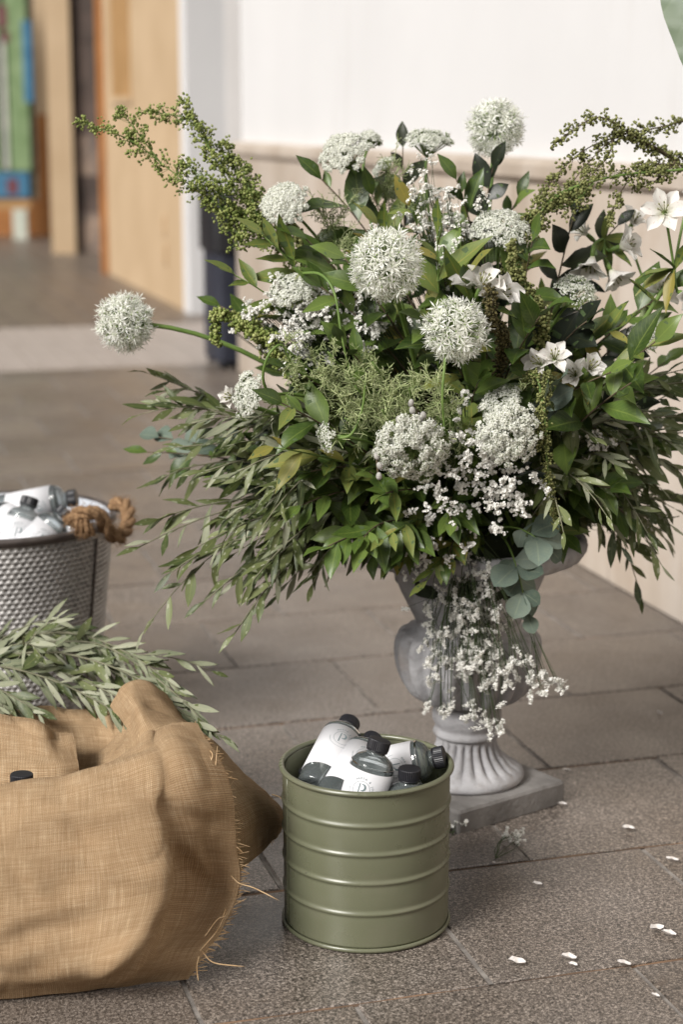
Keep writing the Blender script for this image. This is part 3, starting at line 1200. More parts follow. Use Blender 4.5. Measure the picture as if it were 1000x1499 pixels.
ry = ZY - .10
rope('rope_handle', [at(118, 772, 2.755), at(108, 757, 2.745), at(128, 750, 2.735), at(147, 757, 2.745), at(158, 778, 2.76), at(174, 786, 2.78), at(186, 770, 2.82), at(187, 748, 2.86), at(178, 737, 2.89), at(164, 741, 2.90)], .0115, zinc, 10, fuzz=420)
for k in range(3):
    rope('rope_tail', [at(110 + 5 * k, 758, 2.742), at(113 + 7 * k, 770, 2.728), at(113 + 9 * k + 2, 782 + 4 * (k == 1), 2.735)], .0055 + .001 * k, zinc, 14, n=24, fuzz=110)
rope('rope_tail', [at(112, 762, 2.742), at(104, 757, 2.75), at(98, 764, 2.755)], .008, zinc, 12, n=20, fuzz=90)

# ================================================================== water bottles
def text_mesh(s, size):
    cu = bpy.data.curves.new('txt', 'FONT')
    cu.body = s
    cu.size = size
    cu.align_x = 'CENTER'
    cu.align_y = 'BOTTOM_BASELINE'
    cu.resolution_u = 2
    o = bpy.data.objects.new('txt', cu)
    COL.objects.link(o)
    bpy.context.view_layer.update()
    me = o.to_mesh()
    V = np.array([v.co[:] for v in me.vertices]) if len(me.vertices) else np.zeros((0, 3))
    F = [tuple(p.vertices) for p in me.polygons]
    o.to_mesh_clear()
    bpy.data.objects.remove(o)
    bpy.data.curves.remove(cu)
    return V, F


RB = 0.0305
LAB0, LAB1 = .030, .112
# the label print: a monogram in a ring with lettering round it, bent onto the label
ink = MB()


def wrap(uv2, r):
    a = uv2[:, 0] / r - math.pi / 2
    return np.stack([r * np.cos(a), r * np.sin(a), uv2[:, 1]], 1)


PC = np.array((0, .087))


def flat(pts, faces):
    p = np.asarray(pts, float)[:, :2] + PC
    ink.add(wrap(p, RB + .0009), faces)


def arc_strip(r0, r1, a0, a1, n=40, c=(0, 0), taper=None):
    A = np.linspace(math.radians(a0), math.radians(a1), n)
    t = np.linspace(0, 1, n)
    mid, half = (r0 + r1) / 2, (r1 - r0) / 2 * (np.ones(n) if taper is None else taper(t))
    o = np.stack([(mid + half) * np.cos(A), (mid + half) * np.sin(A)], 1) + c
    i = np.stack([(mid - half) * np.cos(A), (mid - half) * np.sin(A)], 1) + c
    flat(np.concatenate([o, i]), [(k, k + 1, n + k + 1, n + k) for k in range(n - 1)])


flat([(-.0040, -.0085), (-.0026, -.0085), (-.0026, .0085), (-.0040, .0085)], [(0, 1, 2, 3)])
arc_strip(.0034, .0052, -110, 108, 30, (.0006, .0038), lambda t: .35 + 1.1 * np.sin(math.pi * t))
arc_strip(.0118, .0122, 0, 360, 60)
arc_strip(.0172, .0176, 180, 330, 40)
phrase = 'MARTA & JORDI'
for i, ch in enumerate(phrase):
    if ch == ' ':
        continue
    V, F = text_mesh(ch, .0040)
    if not len(V):
        continue
    a = math.radians(128 - i * 12.2)
    R2 = np.array([[math.cos(a - math.pi / 2), -math.sin(a - math.pi / 2)], [math.sin(a - math.pi / 2), math.cos(a - math.pi / 2)]])
    V2 = V[:, :2] @ R2.T + .0146 * np.array((math.cos(a), math.sin(a)))
    flat(V2, F)
ink_me = ink.mesh('print', MAT['ink'], False)

bprof = [(.0005, .0035), (.012, .003), (.022, .0005), (.0275, .0005), (.0298, .004), (RB - .0003, .010), (RB - .0003, .050), (RB - .0003, .114), (.0300, .1165), (.0275, .1225), (.0235, .1275), (.0180, .1310), (.0140, .1330)]
bprof = [tuple(p) for p in catmull(bprof, 52)] + [(.0128, .1345), (.0125, .1365), (.0142, .1370), (.0142, .1385), (.0122, .1390), (.0118, .150), (.0005, .150)]
body_me = MB().lathe(bprof, 40).mesh('bottle_body', MAT['glass'])
lab_me = MB().lathe([(RB + .0001, LAB0), (RB + .0005, LAB0), (RB + .0005, LAB1), (RB + .0001, LAB1)], 64).mesh('label', MAT['paper'])
capm = MB()
capm.lathe([(.0128, .1396), (.0150, .1396), (.0152, .1408), (.0152, .1525), (.0146, .1535), (.0135, .1540), (.0005, .1541)], 72,
           lambda rr, z, ang, i: rr * (1 + (.018 * np.sign(np.cos(36 * ang)) if 2 <= i <= 3 else 0)))
cap_me = capm.mesh('cap', MAT['cap'], False)
nring = MB().lathe([(.0128, .1372), (.0148, .1372), (.0148, .1388), (.0128, .1390)], 40).mesh('cap_ring', MAT['cap'])


BS = 0.91


def bottle(top, axis, roll, label, group, name='water_bottle'):
    """top: world position of the cap's top; axis: direction base->cap; roll: turn about the axis so the print faces the viewer"""
    axis = Vector(axis).normalized()
    # printed side looks towards the camera, then rolled
    base = Vector(top) - axis * .154
    to_cam = (Vector((0, 0, CAM_H)) - base)
    yv = -(to_cam - axis * to_cam.dot(axis)).normalized()
    xv = yv.cross(axis)
    R = Matrix((xv, yv, axis)).transposed().to_4x4() @ Matrix.Rotation(math.radians(roll), 4, 'Z')
    o = bpy.data.objects.new(name, None)
    COL.objects.link(o)
    o.empty_display_size = .02
    o.matrix_basis = Matrix.Translation(Vector(top) - axis * .154 * BS) @ R @ Matrix.Scale(BS, 4)
    tag(o, label, 'bottle', group)
    for nm, me in (('bottle_body', body_me), ('cap', cap_me), ('cap_ring', nring)):
        c = bpy.data.objects.new(nm, me)
        COL.objects.link(c)
        c.parent = o
    lb = bpy.data.objects.new('label', lab_me)
    COL.objects.link(lb)
    lb.parent = o
    pr = bpy.data.objects.new('print', ink_me)
    COL.objects.link(pr)
    pr.parent = lb
    return o


GB = 'water bottles in the green bucket'
BL = 'white labelled water bottle '


def bottle2(base, top, roll, label, group):
    """a bottle from a base point towards a cap point"""
    ax = (Vector(top) - Vector(base)).normalized()
    return bottle(Vector(base) + ax * .154, ax, roll, label, group)


bottle(at(557, 1082, 2.135), (.28, .10, .95), -10, BL + 'standing upright in the middle of the green bucket', GB)
bottle(at(513, 1056, 2.29), (.30, .80, .35), 0, BL + 'leaning highest over the back of the green bucket', GB)
bottle2(Vector((-.022, 2.130, .158)), Vector((.038, 2.250, .208)), 4, BL + 'lying with its clear base up in the green bucket', GB)
bottle(at(652, 1107, 2.190), (.93, -.14, .26), 0, BL + 'tipped on the green bucket rim next to the urn', GB)
bottle(at(600, 1124, 2.125), (.03, -.02, 1.0), 60, BL + 'sunk to its neck inside the green bucket', GB)
bottle(at(452, 1124, 2.195), (-.25, .0, 1.0), 30, BL + 'sunk below the leaning ones in the green bucket', GB)
ZB = 'water bottles in the zinc bucket'
bottle(at(44, 728, 2.83), (.22, .30, .75), -6, BL + 'leaning back inside the zinc bucket', ZB)
bottle(at(98, 746, 2.80), (.55, .25, .60), 0, BL + 'leaning towards the rope handle of the zinc bucket', ZB)
bottle(at(112, 728, 2.91), (.85, -.05, .18), 10, BL + 'lying on its side at the back of the zinc bucket', ZB)
bottle(at(124, 745, 2.89), (.35, .3, .9), 20, BL + 'sunk beside the rope knot of the zinc bucket', ZB)
bottle(at(-22, 745, 2.86), (-.75, .45, .30), 150, BL + 'showing its round base up in the zinc bucket', ZB)
SB = 'water bottles in the burlap basket'
bottle(at(31, 1132, 2.13), (.02, .03, 1.0), 40, BL + 'with its whole cap showing over the burlap', SB)
bottle(at(78, 1146, 2.13), (.04, .02, 1.0), 80, BL + 'with only its cap top showing over the burlap', SB)
bottle(at(-60, 1140, 2.12), (.04, .02, 1.0), 80, 'black capped water bottle deep in the burlap basket past the visible caps', SB)

# ================================================================== burlap basket
bb = gnd(60, 1300)
basket = thing('burlap_basket', bb, 'low basket draped in frayed natural burlap with olive branches along its back', 'basket')
tub = MB()
tc = Vector((-.47, 2.18, 0))
rings = [rrect(.205, .17, .06, z) + np.array(tuple(tc)) for z in (0.002, .09)]
tub.grid(np.array(rings), True)
rin = [rrect(.195, .16, .05, z) + np.array(tuple(tc)) for z in (0.09, .03)]
tub.grid(np.array([rings[1], rin[0], rin[1]]), True)
tub.add(rin[1], [tuple(range(len(rin[1])))])
tub.build('tub', MAT['wicker'], basket)


def cpt(c):
    x, y, Y = c
    return tuple(gnd(x, y, .004)) if Y is None else tuple(at(x, y, Y))


def noise3(P, f, seed=0):
    r = np.random.default_rng(seed)
    out = np.zeros(len(P))
    for k in range(10):
        d = r.normal(size=3)
        d /= np.linalg.norm(d)
        out += np.sin(P @ d * f * r.uniform(.6, 1.5) + r.uniform(0, 6.28))
    return out / 10 ** .5


def cloth(name, ctrl, nr, nc, wr=.003, seed=0, thick=.0022, extra=None):
    """ctrl: rows x cols of (px, py, Y)"""
    C = np.array([[cpt(c) for c in row] for row in ctrl])
    A = catmull(C, nr)                                   # along rows
    G = catmull(A.transpose(1, 0, 2), nc).transpose(1, 0, 2)
    du = np.gradient(G, axis=1)
    dv = np.gradient(G, axis=0)
    N = np.cross(du, dv)
    N /= np.linalg.norm(N, axis=2)[:, :, None] + 1e-12
    P = G.reshape(-1, 3)
    h = wr * noise3(P, 38, seed) + wr * .55 * noise3(P, 95, seed + 1) + wr * .25 * noise3(P, 220, seed + 2) + wr * 1.1 * (np.exp(-np.abs(noise3(P, 30, seed + 5)) * 5) - .3)
    if extra is not None:
        h = h + extra(G).reshape(-1)
    G = G + N * h.reshape(nr, nc, 1)
    # cloth coordinates in metres
    su = np.concatenate([np.zeros((nr, 1)), np.cumsum(np.linalg.norm(np.diff(G, axis=1), axis=2), axis=1)], axis=1)
    sv = np.concatenate([np.zeros((1, nc)), np.cumsum(np.linalg.norm(np.diff(G, axis=0), axis=2), axis=0)], axis=0)
    su = su.mean(axis=0)[None].repeat(nr, 0)
    sv = sv.mean(axis=1)[:, None].repeat(nc, 1)
    uv = np.stack([su, sv], 2).reshape(-1, 2)
    m = MB()
    m.grid(G, False, 0, uv)
    m.grid(G - N * thick, False, 0, uv, True)
    o = m.build(name, MAT['burlap'], basket)
    return o, G, N


def fringe(G_edge, outd, n, ln, parent, name='frayed_edge', seed=3, jit=.5, nrm=None):
    """short loose threads along an edge; outd: per point outward direction"""
    r = np.random.default_rng(seed)
    m = MB()
    P = catmull(G_edge, n)
    D = catmull(outd, n)
    for i in range(n):
        d = D[i] / (np.linalg.norm(D[i]) + 1e-9)
        L = ln * r.uniform(.45, 1.35)
        j = r.normal(size=3) * jit * L
        p = P[i] - d * .002
        m.tube([p, p + d * L * .5 + j * .25, p + d * L + j * .6], [.0007, .0006, .0004], 4, caps=False)
    return m.build(name, MAT['thread'], parent)


# front sheet, folded over the front of the basket
F_ = [
    [(-150, 1200, 2.06), (0, 1188, 2.06), (100, 1172, 2.07), (205, 1080, 2.1), (227.5, 1074.5, 2.112), (250, 1069, 2.125), (286, 1073, 2.135)],
    [(-150, 1160, 2.03), (0, 1147, 2.03), (100, 1134, 2.04), (203, 1101, 2.055), (228.5, 1089.5, 2.07), (254, 1078, 2.085), (292, 1083, 2.11)],
    [(-150, 1172, 1.985), (0, 1158, 1.985), (100, 1146, 1.995), (208, 1118, 2.02), (236.0, 1109.0, 2.035), (264, 1100, 2.05), (306, 1105, 2.085)],
    [(-150, 1212, 1.955), (0, 1196, 1.955), (100, 1186, 1.965), (214, 1166, 1.99), (240.8, 1159.5, 2.007), (280, 1150, 2.025), (325, 1152, 2.07)],
    [(-150, 1270, 1.938), (0, 1256, 1.938), (100, 1247, 1.945), (226, 1226, 1.968), (249.2, 1224.7, 2.008), (300, 1222, 2.045), (343, 1228, 2.065)],
    [(-150, 1332, 1.928), (0, 1320, 1.928), (100, 1313, 1.936), (246, 1290, 1.955), (259.2, 1290.0, 2.029), (306, 1290, 2.075), (351, 1290, 2.07)],
    [(-150, 1390, 1.922), (0, 1383, 1.922), (102, 1376, 1.928), (228, 1352, 1.938), (238.6, 1352.4, 2.004), (276, 1354, 2.045), (333, 1342, 2.045)],
    [(-150, 1440, 1.922), (0, 1432, 1.922), (104, 1422, 1.926), (196, 1406, 1.922), (205.7, 1405.6, 1.965), (240, 1404, 1.992), (299, 1394, 2.005)],
    [(-150, 1474, None), (0, 1463, None), (106, 1452, None), (166, 1444, None), (177.4, 1442.2, None), (218, 1436, None), (275, 1432, None)],
]


def soft_folds(G):
    """sagging folds: a few broad pleats from the rim, sharper creases running to the lower corner"""
    x, z = G[:, :, 0], G[:, :, 2]
    w = np.sin(x * 13 + z * 26 + 1.0) * .0042 + np.sin(x * 30 - z * 12) * .0022
    q = np.sin(x * 46 + z * 30 + 1.3 * np.sin(z * 21))
    w = w + .0030 * np.sign(q) * np.abs(q) ** 1.6 * smoothstep(-.36, -.20, x)
    # a few short creases, each with its own place, run and depth
    for cx_, cz_, ang_, ln_, wd_, dp_ in ((-.20, .215, -.5, .10, .010, .006), (-.27, .17, -.25, .12, .013, -.005), (-.33, .10, .35, .13, .014, .005), (-.24, .06, .95, .10, .010, .007),
                                          (-.42, .20, .10, .12, .016, -.004), (-.40, .05, .15, .15, .015, .005), (-.185, .13, -1.0, .09, .009, .006), (-.30, .225, .05, .09, .010, -.005), (-.36, .15, -.7, .07, .010, .004)):
        u_ = (x - cx_) * math.cos(ang_) + (z - cz_) * math.sin(ang_)
        v_ = -(x - cx_) * math.sin(ang_) + (z - cz_) * math.cos(ang_) + .006 * np.sin(u_ * 40)
        w = w + dp_ * np.exp(-(u_ / ln_ * 2) ** 2) * (np.exp(-(v_ / wd_) ** 2) - .6 * np.exp(-((v_ - 1.6 * wd_) / wd_) ** 2))
    return w * smoothstep(.0, .06, z)


sheet, GF, NF_ = cloth('front_cloth', F_, 160, 150, .0016, 1, extra=soft_folds)
fringe(GF[18:, -1][::6], (GF[18:, -1] - GF[18:, -3])[::6], 170, .010, basket, seed=5)
fringe(GF[0, 100:][::3], (GF[0, 100:] - GF[2, 100:])[::3], 46, .006, basket, seed=6)

R_ = [
    [(164, 1034, 2.34), (180, 1006, 2.325), (203, 998, 2.325), (224, 1005, 2.335), (246, 1024, 2.37)],
    [(184, 1060, 2.25), (198, 1036, 2.215), (222, 1032, 2.245), (250, 1038, 2.27), (276, 1058, 2.33)],
    [(200, 1100, 2.16), (222, 1082, 2.150), (250, 1072, 2.17), (284, 1072, 2.22), (312, 1084, 2.29)],
    [(248, 1150, 2.13), (276, 1132, 2.130), (306, 1124, 2.16), (336, 1124, 2.21), (359, 1134, 2.28)],
    [(300, 1225, 2.13), (326, 1210, 2.125), (350, 1196, 2.145), (382, 1182, 2.20), (413, 1188, 2.29)],
    [(318, 1312, 2.13), (338, 1294, 2.115), (358, 1268, 2.140), (385, 1241, 2.19), (411, 1218, 2.28)],
]
flap, GR, NR_ = cloth('side_flap', R_, 110, 90, .0020, 12)
fringe(GR[-1][::5], (GR[-1] - GR[-3])[::5], 40, .004, basket, seed=8)
I_ = [
    [(-160, 1032, 2.46), (20, 1040, 2.44), (60, 1034, 2.44), (110, 1036, 2.445), (155, 1040, 2.44), (198, 1012, 2.37)],
    [(-160, 1036, 2.44), (20, 1046, 2.42), (60, 1040, 2.42), (110, 1043, 2.425), (155, 1048, 2.42), (202, 1040, 2.33)],
    [(-160, 1085, 2.40), (20, 1092, 2.385), (70, 1088, 2.39), (120, 1086, 2.39), (160, 1084, 2.37), (206, 1080, 2.26)],
    [(-160, 1150, 2.33), (20, 1152, 2.32), (70, 1150, 2.325), (120, 1142, 2.32), (165, 1130, 2.29), (207, 1118, 2.20)],
    [(-160, 1250, 2.30), (20, 1250, 2.29), (70, 1250, 2.29), (120, 1240, 2.29), (165, 1220, 2.27), (207, 1200, 2.18)],
]
cloth('inner_cloth', I_, 70, 110, .0030, 21)
J_ = [
    [(-160, 1044, 2.36), (-40, 1048, 2.35), (30, 1053, 2.34), (58, 1062, 2.33), (76, 1078, 2.33), (106, 1080, 2.33)],
    [(-160, 1050, 2.33), (-40, 1056, 2.32), (30, 1062, 2.31), (60, 1072, 2.30), (80, 1092, 2.295), (108, 1088, 2.31)],
    [(-160, 1095, 2.28), (-40, 1100, 2.27), (30, 1102, 2.27), (62, 1106, 2.265), (86, 1110, 2.265), (111, 1110, 2.28)],
    [(-160, 1145, 2.24), (-40, 1145, 2.235), (30, 1142, 2.235), (65, 1141, 2.235), (90, 1138, 2.24), (113, 1134, 2.255)],
    [(-160, 1230, 2.22), (-40, 1230, 2.21), (30, 1230, 2.21), (65, 1230, 2.21), (90, 1225, 2.215), (113, 1220, 2.23)],
]
fold, GJ, NJ = cloth('inner_fold', J_, 70, 90, .0018, 31)
fringe(GJ[0, 48:][::3], (GJ[0, 48:] - GJ[2, 48:])[::3], 44, .005, basket, seed=9)
# loose threads
for pts in ([(338, 1282, 2.06), (350, 1293, 2.05), (372, 1300, 2.04), (408, 1318, 2.03)],
            [(296, 1392, 2.0), (306, 1405, 1.985), (320, 1411, 1.98), (358, 1415, 1.975)],
            [(330, 1330, 2.04), (322, 1355, 2.02), (310, 1372, 2.0), (292, 1392, 1.99)],
            [(333, 1334, 2.04), (328, 1342, 2.03), (318, 1346, 2.02), (300, 1370, 1.99)],
            [(291, 1400, 1.99), (288, 1416, 1.98), (290, 1436, 1.97)],
            [(303, 1096, 2.08), (311, 1104, 2.07), (308, 1118, 2.06), (314, 1128, 2.06), (318, 1092, 2.07)],
            [(300, 1094, 2.08), (308, 1110, 2.065), (316, 1127, 2.06)],
            [(203, 1096, 2.12), (188, 1100, 2.13), (180, 1116, 2.15), (176, 1125, 2.16)],
            [(205, 1104, 2.12), (192, 1106, 2.13), (186, 1120, 2.14)],
            [(398, 1163, 2.27), (408, 1166, 2.26), (414, 1171, 2.25)]):
    MB().tube(catmull_v([at(*p) for p in pts], 16), [.0008] * 14 + [.0006, .0003], 4).build('loose_thread', MAT['thread'], basket)

# ================================================================== fallen petals
def petal_mesh(seed):
    r = np.random.default_rng(seed)
    G = np.zeros((5, 4, 3))
    for i, t in enumerate(np.linspace(0, 1, 5)):
        w = .5 * math.sin(math.pi * (.08 + .84 * t)) ** .7
        for j, u in enumerate(np.linspace(-1, 1, 4)):
            G[i, j] = (u * w * (.62 + .1 * r.normal()), t - .5 + .05 * r.normal(), .42 * (u * u) * w + .5 * (t - .4) ** 2 + r.normal() * .04)
    m = MB()
    m.grid(G)
    m.grid(G - np.array((0, 0, .03)), flip=True)
    return m.mesh('petal', MAT['petal'])


PM = [petal_mesh(i) for i in range(4)]
pet = [(757, 1410, .024, 80, 'white petal on the paving in front of the green bucket, beside a tile joint'),
       (833, 1403, .022, 75, 'white petal lying beside a tiny petal scrap on the paving'),
       (840, 1413, .013, 60, 'tiny white petal scrap beside a larger petal'),
       (914, 1412, .019, 85, 'white petal lying on the orange mortar joint'),
       (963, 1361, .024, 110, 'white petal overlapped with a twin on the paving'),
       (980, 1368, .021, 60, 'second of two touching white petals on the paving'),
       (921, 1214, .021, 80, 'white petal alone on the tile beyond the urn plinth'),
       (985, 1260, .020, 75, 'white petal on the small tile against the wall side joint'),
       (787, 1295, .015, 70, 'small lilac white petal in the middle of a tile'),
       (824, 1178, .015, 85, 'small white petal touching the corner of the urn plinth'),
       (830, 1128, .014, 80, 'small dull petal behind the urn plinth'),
       (966, 1044, .013, 30, 'small white square petal on the paving below the wall'),
       (724, 1263, .007, 20, 'tiny yellowish petal crumb on the paving joint by the plinth'),
       (960, 1458, .012, 60, 'tiny curled petal on the joint by the paving edge')]
for i, (x, y, s, a, lab) in enumerate(pet):
    p = gnd(x, y, .0035)
    o = bpy.data.objects.new('petal', PM[i % 4])
    COL.objects.link(o)
    o.location = p
    o.scale = (s * .85, s * .85, s * .85)
    o.rotation_euler = (random.uniform(-.1, .1), random.uniform(-.1, .1), math.radians(a))
    tag(o, lab, 'petal', 'petals fallen on the paving')

# ================================================================== plants: templates
def leaf_mesh(name, wl, peak, mats, fold=.16, curl=.18, seed=0, tipp=1.0, wave=.0, seg=6, petiole=.06):
    """unit-length leaf along +Y, upper face +Z; upper and lower skins with their own materials"""
    r = np.random.default_rng(seed)
    T = np.linspace(0, 1, seg + 1)
    G = np.zeros((seg + 1, 3, 3))
    uv = np.zeros((seg + 1, 3, 2))
    tw = r.normal() * .25
    for i, t in enumerate(T):
        s = (t - petiole) / (1 - petiole)
        if s <= 0:
            w = .018
        else:
            x = s ** (math.log(.5) / math.log(peak))
            w = max(.5 * wl * math.sin(math.pi * min(1, x)) ** (.75 if s < peak else tipp), .012 if t < 1 else 0.002)
        z0 = -curl * t * t + wave * math.sin(6.0 * t + seed)
        a = tw * (t - .3)
        for j, u in enumerate((-1, 0, 1)):
            lx, lz = u * w, abs(u) * w * fold * 2 + (r.normal() * .012 if u else 0)
            G[i, j] = (lx * math.cos(a) - lz * math.sin(a), t - .06 * t * t * curl, z0 + lx * math.sin(a) + lz * math.cos(a))
            uv[i, j] = (.5 + u * .5, t)
    m = MB()
    m.grid(G, False, 0, uv.reshape(-1, 2))
    lo = G.copy()
    lo[:, 1, 2] -= .010
    lo[:, 0, 2] -= .004
    lo[:, 2, 2] -= .004
    m.grid(lo, False, 1, uv.reshape(-1, 2), True)
    return m.mesh(name, mats)


LEAF = {
    'broad': [leaf_mesh('leaf', w, p, [MAT['leaf'], MAT['leaf_under']], f, c, i, 1.15, .02) for i, (w, p, f, c) in enumerate(((.42, .45, .14, .14), (.46, .42, .20, .25), (.38, .48, .10, -.06), (.50, .45, .16, .32), (.40, .5, .22, .10)))],
    'young': [leaf_mesh('leaf', w, p, [MAT['leaf_light'], MAT['leaf_under']], f, c, 20 + i, 1.2, .02) for i, (w, p, f, c) in enumerate(((.34, .42, .2, .2), (.40, .42, .16, .30), (.30, .48, .2, -.1)))],
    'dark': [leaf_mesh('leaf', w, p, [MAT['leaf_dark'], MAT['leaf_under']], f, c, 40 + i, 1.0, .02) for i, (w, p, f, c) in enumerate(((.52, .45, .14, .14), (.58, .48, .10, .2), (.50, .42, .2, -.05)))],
    'olive': [leaf_mesh('leaf', w, p, [MAT['olive'], MAT['olive_under']], f, c, 60 + i, .95, .01, 5, .05) for i, (w, p, f, c) in enumerate(((.235, .48, .10, .10), (.20, .52, .14, .22), (.265, .5, .08, -.14), (.22, .55, .10, .34), (.245, .45, .06, .02)))],
    'garland': [leaf_mesh('leaf', w, p, [MAT['olive_under'], MAT['olive']], f, c, 80 + i, .95, .01, 5, .05) for i, (w, p, f, c) in enumerate(((.175, .48, .08, .10), (.15, .52, .10, .20), (.19, .5, .07, -.12)))],
    'eucalyptus': [leaf_mesh('leaf', w, p, [MAT['eucalyptus'], MAT['eucalyptus']], f, c, 100 + i, .62, .02) for i, (w, p, f, c) in enumerate(((.86, .5, .12, .1), (.95, .52, .18, .25), (.78, .45, .08, -.1)))],
}
UP = Vector((0, 0, 1))
LIGHT = SUN_DIR.copy()
TOCAM = Vector((0, -1, .25)).normalized()


def rv(s=1.0):
    return Vector((random.gauss(0, s), random.gauss(0, s), random.gauss(0, s)))


def leaf_matrix(pos, d, nrm, L, ws=1.0):
    d = d.normalized()
    n = (nrm - d * nrm.dot(d))
    if n.length < 1e-3:
        n = Vector((1, 0, 0)) - d * d.x
    n.normalize()
    x = d.cross(n)
    M = Matrix(((x.x * L * ws, d.x * L, n.x * L, pos.x), (x.y * L * ws, d.y * L, n.y * L, pos.y), (x.z * L * ws, d.z * L, n.z * L, pos.z), (0, 0, 0, 1)))
    return M


def bez(p0, p1, p2, n):
    return [p0 * (1 - t) ** 2 + p1 * (2 * t * (1 - t)) + p2 * t * t for t in (i / (n - 1) for i in range(n))]


MOUTH = Vector((UX, UY, zrim + .02))


def mouth(spread=.06):
    return MOUTH + Vector((random.uniform(-spread, spread), random.uniform(-spread, spread), random.uniform(-.03, .01)))


def leafy(name, kind, pts, nl, L, start, label, cat, group, stem_mat, r0=.0022, r1=.0009, spread=55, droop=.15, nrm=None, pairs=False, jitter=.25, tipleaf=True, side_twigs=0, minL=.45):
    o = thing(name, pts[0], label, cat, group)
    n = len(pts)
    m = MB()
    m.tube(pts, [r0 + (r1 - r0) * i / (n - 1) for i in range(n)], 6)
    twigs = []
    for k in range(side_twigs):
        i = int(n * random.uniform(start * .8, .75))
        tdir = (pts[min(i + 1, n - 1)] - pts[i - 1]).normalized()
        q = (tdir + rv(.45)).normalized()
        ln = L * random.uniform(1.6, 3.0)
        tp = bez(pts[i], pts[i] + q * ln * .5 + Vector((0, 0, .01)), pts[i] + q * ln - Vector((0, 0, ln * droop * .8)), 7)
        twigs.append(tp)
        m.tube(tp, [r1 * 1.3, *[r1] * 5, r1 * .7], 5)
    m.build('stem', MAT[stem_mat], o)
    meshes = LEAF[kind]
    if kind == 'olive':
        meshes = LEAF['olive'] * 3 + LEAF['garland'][:2]
    elif kind == 'garland':
        meshes = LEAF['garland'] * 2 + LEAF['olive'][:3]
    elif kind == 'broad':
        meshes = LEAF['broad'] * 2 + LEAF['young'][:1]
    base_n = nrm or (UP * .6 + LIGHT * .5 + TOCAM * .75)

    def run(path, cnt, st, lscale):
        k = len(path)
        az = random.uniform(0, 6.28)
        for i in range(cnt):
            t = st + (1 - st) * (i + random.uniform(-.3, .3)) / max(cnt, 1)
            t = min(max(t, 0), .995)
            f = t * (k - 1)
            a = int(f)
            p = path[a].lerp(path[min(a + 1, k - 1)], f - a)
            tan = (path[min(a + 1, k - 1)] - path[max(a - 1, 0)]).normalized()
            sd = tan.cross(base_n)
            if sd.length < 1e-3:
                sd = Vector((1, 0, 0))
            sd.normalize()
            u2 = sd.cross(tan).normalized()
            for sgn in ((1, -1) if pairs else ((1,) if i % 2 else (-1,))):
                ph = random.gauss(0, .55)
                rad = (sd * math.cos(ph) + u2 * math.sin(ph)) * sgn
                ang = math.radians(spread * (1 - .5 * (t - st) / (1 - st + 1e-6)) + random.gauss(0, 8))
                d = tan * math.cos(ang) + rad * math.sin(ang) + rv(jitter * .35)
                d.z -= droop * random.uniform(.3, 1.6)
                nn = base_n + rv(jitter)
                ll = L * lscale * random.uniform(.55, 1.18) * (1 if t < .8 else max(minL, 1 - (t - .8) * 2.2))
                put('leaf', random.choice(meshes), o, leaf_matrix(p, d, nn, ll, random.uniform(.85, 1.15)))
        if tipleaf:
            tan = (path[-1] - path[-2]).normalized()
            put('leaf', random.choice(meshes), o, leaf_matrix(path[-1], tan + rv(.15), base_n + rv(jitter), L * lscale * max(minL, .6), 1))

    run(pts, nl, start, 1.0)
    for tp in twigs:
        run(tp, 6, .2, .85)
    return o


def arch(tip, lift=.05, spread=.06, n=14, out=.5, wob=.015):
    """stem from the urn's mouth to a tip, rising first and then arching over"""
    p0 = mouth(spread)
    c = p0.lerp(tip, out) + Vector((0, 0, lift)) + rv(wob)
    return bez(p0, c, tip, n)


